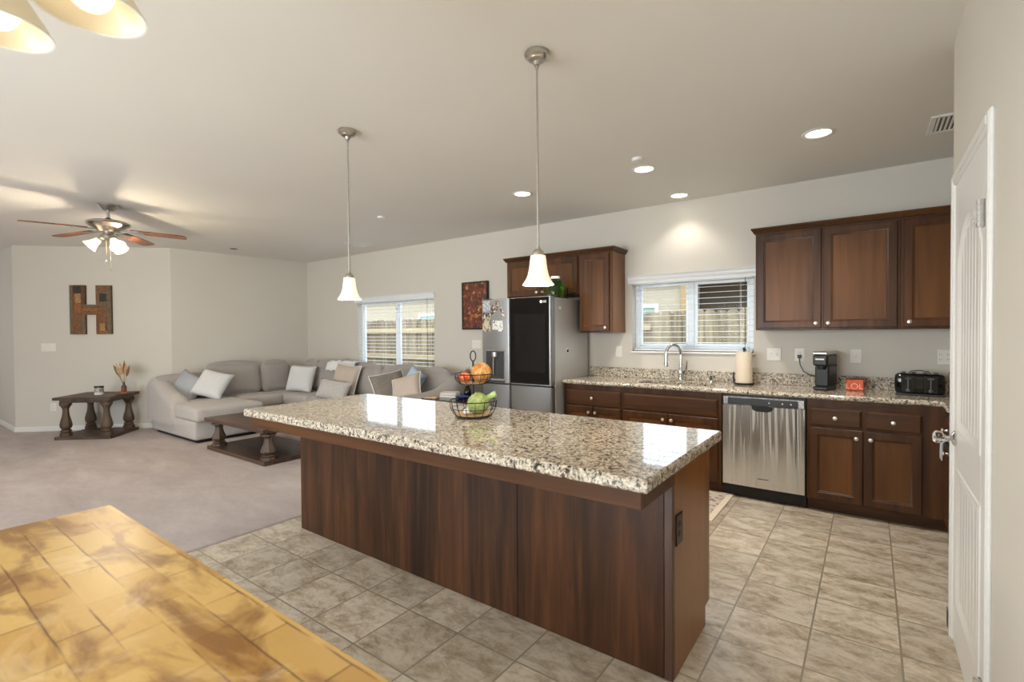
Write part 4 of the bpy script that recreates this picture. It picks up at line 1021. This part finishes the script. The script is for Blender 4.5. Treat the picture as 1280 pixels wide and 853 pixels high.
for k in range(3): MB().ball((-6.2+.03*math.cos(k*2.1), 3.1+.03*math.sin(k*2.1), .432), .024, n=10, m=8).build('bead', 'rustic_wood_x', t)
LC, FC, RC, BC = (-8.80, 1.625), (-8.28, 2.09), (-8.765, 2.555), (-9.285, 2.09)
t = thing('side_table', 'carved wood side table with four turned legs against the angled wall', 'side table', ((LC[0]+RC[0])/2, (FC[1]+BC[1])/2, CZ))
def quad(s): 
    cx_, cy2 = (LC[0]+RC[0])/2, (LC[1]+RC[1])/2
    return [(cx_+(p[0]-cx_)*s, cy2+(p[1]-cy2)*s) for p in (LC, FC, RC, BC)]
MB().prism(quad(1), CZ, CZ+.04, 'z').build('bottom_shelf', 'rustic_wood_x', t)
MB().prism(quad(1.03), .545, .582, 'z').build('tabletop', 'rustic_wood_x', t)
MB().prism(quad(.88), .505, .545, 'z').build('apron', 'rustic_wood_x', t)
for p in quad(.74): MB().lathe(baluster(.505-CZ-.04, .074), (p[0], p[1], CZ+.04), 8, .2).build('leg', 'rustic_wood_z', t, smooth=20)
def on_table(u, v):  # u along L->F, v along L->B
    return (LC[0]+(FC[0]-LC[0])*u+(BC[0]-LC[0])*v, LC[1]+(FC[1]-LC[1])*u+(BC[1]-LC[1])*v)
SZ = .5825
x, y = on_table(.55, .45)
t = thing('candle_jar', 'pale candle jar with dark lid on the carved side table', 'candle', (x, y, SZ))
MB().lathe([(.001, 0), (.052, 0), (.054, .01), (.054, .03), (.001, .031)], (x, y, SZ), 20).build('wax_band', 'plate_white', t)
MB().lathe([(.001, 0), (.053, 0), (.053, .07), (.001, .071)], (x, y, SZ+.03), 20).build('label_band', plain('jar_label', (150, 146, 140), .4, grain=.35, gscale=40), t)
MB().lathe([(.001, 0), (.055, 0), (.055, .02), (.001, .022)], (x, y, SZ+.10), 20).build('lid', 'black_plastic', t)
x, y = on_table(.88, .70)
t = thing('bud_vase', 'slim glass bottle vase holding dried grass on the side table', 'vase', (x, y, SZ))
MB().lathe([(.001, 0), (.03, 0), (.032, .008), (.032, .09), (.02, .115), (.014, .125), (.014, .155), (.016, .16), (.010, .16), (.009, .12), (.001, .11)], (x, y, SZ), 18).build('bottle', plain('smoked_glass', (86, 70, 66), .1, grain=.2), t)
MB().lathe([(.0325, .025), (.0328, .026), (.0328, .075), (.0325, .076)], (x, y, SZ), 18).build('paper_band', plain('vase_band', (128, 66, 52), .5, grain=.3), t)
dried = [plain('dried_'+n, c, .8, grain=.2) for n, c in (('green', (122, 112, 76)), ('tan', (196, 160, 122)), ('brown', (132, 92, 60)))]
for k, (ang, az, ln, ci) in enumerate(((-.42, 0, .33, 0), (-.26, 1, .34, 1), (-.10, 2, .35, 1), (.03, 0, .36, 2), (.16, 1, .34, 1), (.32, 2, .31, 2), (-.34, 2.4, .30, 0))):
    dv = (ddir*math.sin(ang)+dn_*.10*math.sin(az)+Vector((0, 0, math.cos(ang)))).normalized(); b = Vector((x, y, SZ+.11))
    mm = MB().tube([b, b+dv*ln*.5], .0025, 5)
    pl = [b+dv*ln*q for q in (.42, .5, .62, .75, .88, 1)]
    mm.tube(pl, [.003, .012, .018, .017, .010, .001], 7).build('dried_stem', dried[ci], t)
x, y = on_table(1.02-.1, .52)
tag(MB(Matrix.Translation((x, y, SZ)) @ Matrix.Rotation(.85, 4, 'Z')).box(-.06, .10, -.03, .03, 0, .028, .004).build('wooden_block', dried[2]), 'small flat wooden block lying beside the bud vase', 'block')

# ------------------------------------------------------------------ sectional sofa
t = thing('sectional_sofa', 'large light grey L-shaped sectional sofa with a chaise end', 'sofa', (-6.6, 3.9, CZ))
SF, SB = 'sofa_fabric', 'sofa_back_fabric'
m = MB(); z0 = CZ
m.box(-8.36, -6.99, 2.66, 3.40, z0, .06); m.box(-8.3, -7.6, 3.4, 4.9, z0, .06); m.box(-7.6, -4.3, 4.15, 4.9, z0, .06); m.box(-5.5, -4.3, 3.6, 4.2, z0, .06)
m.build('plinth', 'toe_black', t, weld=False)
MB().soft(-8.40, -6.93, 2.60, 3.46, .055, .30, .035, .004, 6).build('chaise_base', SF, t)
MB().soft(-8.36, -7.52, 3.40, 4.95, .055, .30, .03, .004, 5).build('seat_base', SF, t)
MB().soft(-7.55, -4.22, 4.08, 4.95, .055, .30, .03, .004, 5).build('seat_base', SF, t)
MB().soft(-5.60, -4.22, 3.52, 4.12, .055, .30, .03, .004, 5).build('seat_base', SF, t)
MB().soft(-8.05, -6.86, 2.60, 3.46, .29, .475, .048, .012, 10).build('chaise_cushion', SF, t)
MB().soft(-8.05, -7.50, 3.47, 4.10, .29, .475, .05, .015, 8).build('seat_cushion', SF, t)
MB().soft(-8.05, -6.90, 4.09, 4.72, .29, .470, .05, .012, 8).build('seat_cushion', SF, t)
MB().soft(-6.89, -5.62, 4.09, 4.72, .29, .475, .05, .015, 8).build('seat_cushion', SF, t)
MB().soft(-5.61, -4.42, 3.52, 4.72, .29, .475, .05, .015, 8).build('seat_cushion', SF, t)
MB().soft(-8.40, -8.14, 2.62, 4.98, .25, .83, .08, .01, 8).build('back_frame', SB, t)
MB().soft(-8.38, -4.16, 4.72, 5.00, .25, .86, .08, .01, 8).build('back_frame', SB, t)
# swooping arms: cross-sections lofted from the back to the front
def arm(path, w0, w1, horiz):
    secs = []
    for s, zt, r in path:
        pr = [(w0, .20), (w0, zt-r)]+[((w0+w1)/2-(w1-w0)/2*math.cos(a), zt-r+r*math.sin(a)) for a in [PI*k/10 for k in range(1, 10)]]+[(w1, zt-r), (w1, .20)]
        secs.append([(s, a, b) if horiz else (a, s, b) for a, b in pr])
    return MB().loft(secs)
pth = [(-8.46, .74, .10), (-8.44, .79, .12), (-8.38, .81, .13), (-8.25, .80, .13), (-8.12, .75, .13), (-8.0, .69, .13), (-7.88, .645, .13), (-7.76, .625, .13), (-7.66, .605, .13), (-7.60, .57, .13), (-7.565, .52, .12), (-7.555, .46, .11)]
arm(pth, 2.56, 2.80, True).build('arm', SF, t, smooth=60)
pth = [(5.01, .88, .12), (4.98, .92, .13), (4.85, .93, .13), (4.72, .91, .13), (4.60, .87, .13), (4.48, .81, .13), (4.36, .755, .13), (4.24, .72, .13), (4.1, .705, .13), (3.8, .70, .13), (3.6, .69, .13), (3.52, .66, .12), (3.49, .60, .10), (3.485, .52, .08)]
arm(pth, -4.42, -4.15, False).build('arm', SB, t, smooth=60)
def lean(M, w, h, d, mat, name='back_cushion', r=.09, puff=.05):
    return MB(M).soft(-w/2, w/2, -d/2, d/2, 0, h, r, puff, 10).build(name, mat, t)
def place(x, y, z, yaw, tilt): return Matrix.Translation((x, y, z)) @ Matrix.Rotation(yaw, 4, 'Z') @ Matrix.Rotation(tilt, 4, 'X')
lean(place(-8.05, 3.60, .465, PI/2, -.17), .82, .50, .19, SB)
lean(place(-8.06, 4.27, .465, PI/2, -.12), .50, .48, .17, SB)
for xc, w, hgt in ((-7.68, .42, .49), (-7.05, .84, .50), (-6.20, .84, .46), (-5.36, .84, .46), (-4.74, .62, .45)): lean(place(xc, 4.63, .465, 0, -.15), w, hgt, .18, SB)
# throw pillows
def pillow(name, label, M, w, h, th, mat, piping=None, group='throw pillows on the sectional sofa'):
    n = 14; root = thing(name, label, 'pillow', M.translation, group)
    def pt(u, v, s):
        e = max(0, (1-u**4)*(1-v**4)); k = 1-.07*(1-v*v)*abs(u)**3; k2 = 1-.07*(1-u*u)*abs(v)**3
        return (u*w/2*k, s*th/2*e**.55, v*h/2*k2)
    m = MB(M)
    for s in (-1, 1):
        vs = [pt(-1+2*i/n, -1+2*j/n, s) for i in range(n+1) for j in range(n+1)]
        m.add(vs, [(i*(n+1)+j, (i+1)*(n+1)+j, (i+1)*(n+1)+j+1, i*(n+1)+j+1) for i in range(n) for j in range(n)])
    m.build('cover', mat, root, smooth=80)
    if piping:
        ed = [pt(-1+2*i/n, -1, 0) for i in range(n)]+[pt(1, -1+2*i/n, 0) for i in range(n)]+[pt(1-2*i/n, 1, 0) for i in range(n)]+[pt(-1, 1-2*i/n, 0) for i in range(n)]
        MB(M).tube(ed, .007, 6, loop=True).build('piping', piping, root)
    return root
def pm(x, y, z, yaw=0, tilt=0, roll=0): return Matrix.Translation((x, y, z)) @ Matrix.Rotation(yaw, 4, 'Z') @ Matrix.Rotation(tilt, 4, 'X') @ Matrix.Rotation(roll, 4, 'Y')
pillow('throw_pillow', 'blue grey pillow leaning against the sloping chaise arm', pm(-8.06, 2.93, .640, .75, -.55, .50), .46, .46, .16, 'blue_grey_fabric')
pillow('throw_pillow', 'large pale pillow tipped on its corner on the chaise', pm(-7.80, 3.17, .685, .85, -.62, .30), .45, .45, .17, 'pale_fabric')
pillow('throw_pillow', 'pale blue white pillow propped in the sofa corner', pm(-7.42, 4.34, .695, .35, -.28, .06), .50, .44, .16, 'pale_fabric')
pillow('lumbar_pillow', 'small oblong textured pillow lying in front of the beige one', pm(-6.30, 4.18, .595, .30, -.45, .10), .56, .30, .14, 'lumbar_fabric')
pillow('throw_pillow', 'square beige pillow with shaggy pale edge below the window', pm(-6.35, 4.42, .715, .15, -.30, .08), .50, .48, .15, 'beige_fabric', 'white_fabric')
pillow('throw_pillow', 'brown grey pillow with white piping standing on edge', pm(-5.05, 4.18, .700, 1.0, -.50, -.20), .44, .44, .15, 'grey_stripe_fabric', 'piping_white')
pillow('throw_pillow', 'beige pillow with white edge leaning by the far sofa arm', pm(-4.73, 4.18, .715, .2, -.5, -.35), .42, .36, .14, 'beige_fabric', 'piping_white')
pillow('throw_pillow', 'light blue pillow peeking out between two piped pillows', pm(-4.86, 4.44, .80, .1, -.25, .5), .30, .28, .12, 'sky_blue_fabric')
m = MB(); secs = []
for k in range(15):
    x = -7.05+.72*k/14; w = .012*math.sin(k*1.9)+.008*math.sin(k*3.7); z = .955+w
    secs.append([(x, 4.54, .84+w), (x, 4.58, z), (x, 4.66, z+.022), (x, 4.76, z+.012), (x, 4.84, .93+w), (x, 4.84, .918+w), (x, 4.76, z-.004), (x, 4.66, z+.006), (x, 4.59, z-.012), (x, 4.55, .83+w)])
m.loft(secs); tag(m.build('throw_blanket', 'white_fabric', smooth=70), 'crumpled white throw laid over the sofa back by the window', 'blanket')

# ------------------------------------------------------------------ small table by the refrigerator
t = thing('end_table', 'dark glossy end table between the sofa arm and refrigerator', 'end table', (-3.80, 4.07, 0))
e0, e1, g0, g1, ez = -4.06, -3.545, 3.80, 4.36, .68
MB().box(e0, e1, g0, g1, ez-.035, ez, .004).build('tabletop', plain('dark_lacquer', (40, 36, 38), .15), t)
MB().box(e0+.03, e1-.03, g0+.03, g1-.03, .16, .18, .003).build('shelf', MAT['dark_lacquer'], t)
for x in (e0+.03, e1-.03):
    for y in (g0+.03, g1-.03): MB().box(x-.02, x+.02, y-.02, y+.02, .0122 if x < -3.515 else 0, ez-.036, .003).build('leg', MAT['dark_lacquer'], t)
bm_ = [plain('book_'+n, c, .6, grain=.05) for n, c in (('cream', (206, 196, 182)), ('grey', (176, 168, 158)), ('brown', (120, 92, 70)))]
z = ez
for k, (w, d, h, mt, lb) in enumerate(((.20, .15, .03, bm_[1], 'lower book of the short stack on the dark end table'), (.19, .14, .028, bm_[0], 'upper cream book of the stack on the dark end table'))):
    tb = thing('book', lb, 'book', (-3.86, 4.06, z), 'books on the dark end table')
    Mk2 = Matrix.Translation((-3.86, 4.06, z)) @ Matrix.Rotation(.3+.1*k, 4, 'Z')
    MB(Mk2).box(-w/2+.004, w/2-.004, -d/2+.004, d/2-.004, .003, h-.003).build('pages', 'piping_white', tb)
    MB(Mk2).box(-w/2, w/2, -d/2, d/2, 0, .003).box(-w/2, w/2, -d/2, d/2, h-.003, h).box(-w/2, -w/2+.004, -d/2, d/2, .003, h-.003).build('cover', mt, tb); z += h
tag(MB(Matrix.Translation((-3.96, 3.87, ez)) @ Matrix.Rotation(.4, 4, 'Z')).box(-.07, .07, -.05, .05, 0, .012, .003).build('coaster', dried[1]), 'thin tan coaster near the edge of the dark end table', 'coaster')
t = thing('feather_vase', 'dark vase holding brown plumes on the dark end table', 'vase', (-3.70, 4.18, ez))
MB().lathe([(.001, 0), (.035, 0), (.045, .03), (.04, .08), (.022, .11), (.026, .13), (.02, .13), (.001, .12)], (-3.70, 4.18, ez), 18).build('vase', 'black_gloss', t)
for k, (a, ln) in enumerate(((-.36, .22), (-.05, .24), (.08, .25), (.2, .23), (.02, .22))):
    dv = (R0*math.sin(a)+F0*.08*math.sin(k*2)+Vector((0, 0, math.cos(a)))).normalized(); b = Vector((-3.70, 4.18, ez+.10))
    MB().tube([b+dv*ln*q for q in (0, .3, .45, .65, .85, 1)], [.002, .003, .011, .014, .009, .001], 6).build('plume', dried[2] if k else dried[0], t)
t = thing('blue_bowl', 'shallow cobalt blue bowl at the refrigerator end of the table', 'bowl', (-3.64, 4.02, ez))
MB().lathe([(.001, 0), (.04, 0), (.05, .006), (.078, .028), (.075, .03), (.045, .010), (.001, .008)], (-3.64, 4.02, ez), 24).build('body', plain('cobalt', (52, 62, 140), .25), t)

# ------------------------------------------------------------------ fruit stand on the island
bx, by, bz = -1.872, 2.165, .914
t = thing('fruit_stand', 'two tier black wire fruit basket standing on the island', 'fruit basket', (bx, by, bz))
def basket(z, r0, r1, h, nw):
    m = MB()
    for rr, zz, th in ((r0, z+.012, .0032), (r0+(r1-r0)*.8, z+.012+h*.5, .002), (r1, z+.012+h, .003)):
        m.tube([(bx+rr*math.cos(2*PI*k/32), by+rr*math.sin(2*PI*k/32), zz) for k in range(32)], th, 6, loop=True)
    for k in range(nw):
        a = 2*PI*k/nw; m.tube([(bx+rr*math.cos(a), by+rr*math.sin(a), zz) for rr, zz in ((r0, z+.012), (r0+(r1-r0)*.5, z+.012+h*.2), (r0+(r1-r0)*.85, z+.012+h*.5), (r1, z+.012+h))], .0019, 5)
    m.build('wire_basket', 'black_wire', t, weld=False)
    MB().lathe([(.001, z+.008), (r0-.004, z+.008), (r0-.004, z+.018), (.001, z+.018)], (bx, by, 0), 32).build('wooden_disc', 'disc_wood', t)
basket(bz, .105, .137, .085, 16); basket(bz+.185, .078, .110, .055, 14)
MB().tube([(bx, by, bz+.018), (bx, by, bz+.33)], .0055, 10).build('post', 'black_wire', t)
MB().tube([(bx+.016*math.sin(a)*R0.x, by+.016*math.sin(a)*R0.y, bz+.355-.03*math.cos(a)) for a in [2*PI*k/16 for k in range(16)]], .0036, 7, loop=True).build('handle', 'black_wire', t)
def crease(c, r, mat, name, label, cat, fn, sq=.92):
    root = thing(name, label, cat, (c[0], c[1], c[2]-r*sq))
    MB().ball(c, r, r, r*sq, 28, 18, fn).build('body', mat, root, smooth=60); return root
ap = NT('apple_skin'); fa = ap.noise(ap.coords((8, 8, 3)), 3, 4, .6, .5); ap.set(ap.ramp(fa, [(.35, (176, 34, 28)), (.55, (206, 66, 40)), (.7, (226, 150, 70))]), .25)
q = (R0*-.048+F0*-.02); zc = bz+.203
r = crease((bx+q.x, by+q.y, zc+.031), .035, ap.m, 'apple', 'red apple in the top tier of the fruit basket', 'apple', lambda p, th, ph: 1-.16*max(0, math.sin(ph))**8-.1*max(0, -math.sin(ph))**8, .9)
MB().tube([(bx+q.x, by+q.y, zc+.052), (bx+q.x+.004, by+q.y, zc+.070)], .0016, 6).build('stem', dried[2], r)
on = NT('onion_skin'); fo = on.noise(on.coords((14, 14, 5)), 2, 5, .65, 1.0); on.set(on.ramp(fo, [(.3, (140, 78, 34)), (.44, (190, 124, 58)), (.56, (212, 164, 96)), (.68, (236, 208, 164))]), .3); on.bump(fo, .3, .01)
q = (R0*.046+F0*.01)
crease((bx+q.x, by+q.y, zc+.056), .060, on.m, 'yellow_onion', 'big golden onion in the top tier of the fruit basket', 'onion', lambda p, th, ph: 1+.04*math.sin(3*th+1)+.03*math.sin(7*th), .93)
cb = NT('cabbage_leaf'); fc = cb.noise(cb.coords((9, 9, 9)), 2, 6, .7, 1.4); cb.set(cb.ramp(fc, [(.3, (112, 132, 66)), (.46, (146, 166, 92)), (.58, (176, 190, 124)), (.72, (208, 214, 166))]), .45); cb.bump(fc, .6, .02)
q = (R0*.030+F0*-.015)
r = crease((bx+q.x, by+q.y, bz+.081), .062, cb.m, 'cabbage', 'green cabbage with a stalk in the bottom tier of the basket', 'cabbage', lambda p, th, ph: 1+.05*math.sin(4*th+2*ph)+.03*math.sin(9*th), .98)
a = Vector((bx+q.x, by+q.y, bz+.10))+R0*.035; MB().tube([a, a+R0*.03+Vector((0, 0, .018)), a+R0*.065+Vector((0, 0, .036)), a+R0*.068+Vector((0, 0, .037))], [.020, .016, .018, .014], 10).build('stalk', plain('stalk', (170, 196, 120), .5, grain=.1), r)
q = (R0*-.035+F0*-.03); t = thing('garlic_bulb', 'small white garlic bulb in the bottom tier of the basket', 'garlic', (bx+q.x, by+q.y, bz+.018))
MB().ball((bx+q.x, by+q.y, bz+.035), .022, .022, .017, 16, 10, lambda p, th, ph: 1+.06*math.cos(6*th)).build('bulb', 'piping_white', t)
MB().tube([(bx+q.x, by+q.y, bz+.046), (bx+q.x+.006, by+q.y, bz+.062)], [.006, .003], 6).build('neck', 'piping_white', t)

# ------------------------------------------------------------------ kitchen mat
t = thing('kitchen_mat', 'patterned pale mat on the tiles in front of the sink', 'mat', (-1.7, 4.1, 0))
km = NT('mat_pattern'); vk = km.coords(); vv = km.n.new('ShaderNodeTexVoronoi'); vv.inputs['Scale'].default_value = 22; km.link(vk, vv.inputs['Vector'])
nk = km.noise(vk, 60, 3); km.set(km.mix(km.ramp(vv.outputs['Distance'], [(.25, (0, 0, 0)), (.5, (255, 255, 255))]), (140, 116, 104), (206, 194, 180)), .95); km.bump(nk, .4, .004)
MB().box(-2.40, -.985, 3.80, 4.44, .0005, .008, .003).build('field', km.m, t)
m = MB()
for q in ((-2.45, -.935, 3.75, 3.80), (-2.45, -.935, 4.44, 4.475), (-2.45, -2.40, 3.80, 4.44), (-.985, -.935, 3.80, 4.44)): m.box(q[0], q[1], q[2], q[3], .0005, .009, .003)
m.build('border', 'paper_roll', t)

# ------------------------------------------------------------------ outside the windows
m = MB().box(-28, 8, YB+WT+.001, 18, -.35, -.25); o = m.build('ground', plain('dry_soil', (150, 132, 110), .95, grain=.2, gscale=6)); o['kind'] = 'structure'
def fence(x0, x1, yf, top, label, rails):
    t = thing('wood_fence', label, 'fence', ((x0+x1)/2, yf, -.25))
    m = MB(); x = x0; k = 0
    while x < x1-.05:
        w = .138; dz = random.uniform(-.012, .012); yy = yf+random.uniform(-.004, .004)
        m.prism([(x, -.22), (x+w, -.22), (x+w, top+dz-.035), (x+w-.03, top+dz), (x+.03, top+dz), (x, top+dz-.035)], yy, yy+.017, 'y'); x += .1425
    m.build('pickets', 'fence_wood', t, smooth=0, weld=False)
    for z in rails: MB().box(x0, x1, yf-.042, yf-.002, z-.045, z+.045, .003).build('rail', 'fence_rail_wood', t)
    if len(rails) > 0:
        xx = x0+.6
        while xx < x1: MB().box(xx-.045, xx+.045, yf-.135, yf-.044, -.25, top-.06, .004).build('post', 'fence_rail_wood', t); xx += 2.4
    return t
fence(-12.0, -2.50, 6.75, 1.69, 'weathered picket fence with rails outside the living room window', (1.475, .94, .30))
fence(-2.48, 2.0, 6.70, 1.69, 'weathered picket fence outside the kitchen window', ())
t = thing('neighbour_house', 'beige stucco house standing beyond the fence', 'house', (-6, 12.5, -.25))
plain('stucco', (156, 144, 126), .9, grain=.06, gscale=90); plain('stucco_tan', (150, 124, 88), .9, grain=.06); plain('soffit_brown', (84, 72, 60), .85, grain=.1); plain('roof_tile', (120, 96, 82), .9, grain=.2, gscale=12)
HY = 12.5
MB().box(-26, -3.65, HY, HY+4, -.25, 2.62).build('wall', 'stucco', t)
MB().box(-3.85, -3.64, HY-.10, HY+.01, -.25, 2.62, .01).build('corner_post', 'stucco_tan', t)
MB().box(-3.63, 6, HY+.9, HY+4, -.25, 2.60).build('porch_wall', 'soffit_brown', t)
MB().box(-26, 6, HY-.12, HY+4.2, 2.63, 2.75, .01).build('eave', 'stucco', t)
MB().loft([[(-26.2, HY-.2, 2.755), (-26.2, HY-.2, 2.79), (-26.2, HY+4.4, 3.05), (-26.2, HY+4.4, 2.95)], [(6.2, HY-.2, 2.755), (6.2, HY-.2, 2.79), (6.2, HY+4.4, 3.05), (6.2, HY+4.4, 2.95)]]).build('roof', 'roof_tile', t)
for xx in (-5.9, -13.4):
    f = MB()
    for q in ((xx, xx+.08, 1.05, 2.13), (xx+1.38, xx+1.46, 1.05, 2.13), (xx+.08, xx+1.38, 1.05, 1.13), (xx+.08, xx+1.38, 2.05, 2.13)): f.box(q[0], q[1], HY-.05, HY+.005, q[2], q[3], .004)
    fw = f.build('window_frame', 'white_vinyl', t); MB().box(xx+.08, xx+1.38, HY-.02, HY-.001, 1.13, 2.05).build('window_pane', plain('house_glass', (120, 140, 130), .05, grain=.1), fw)
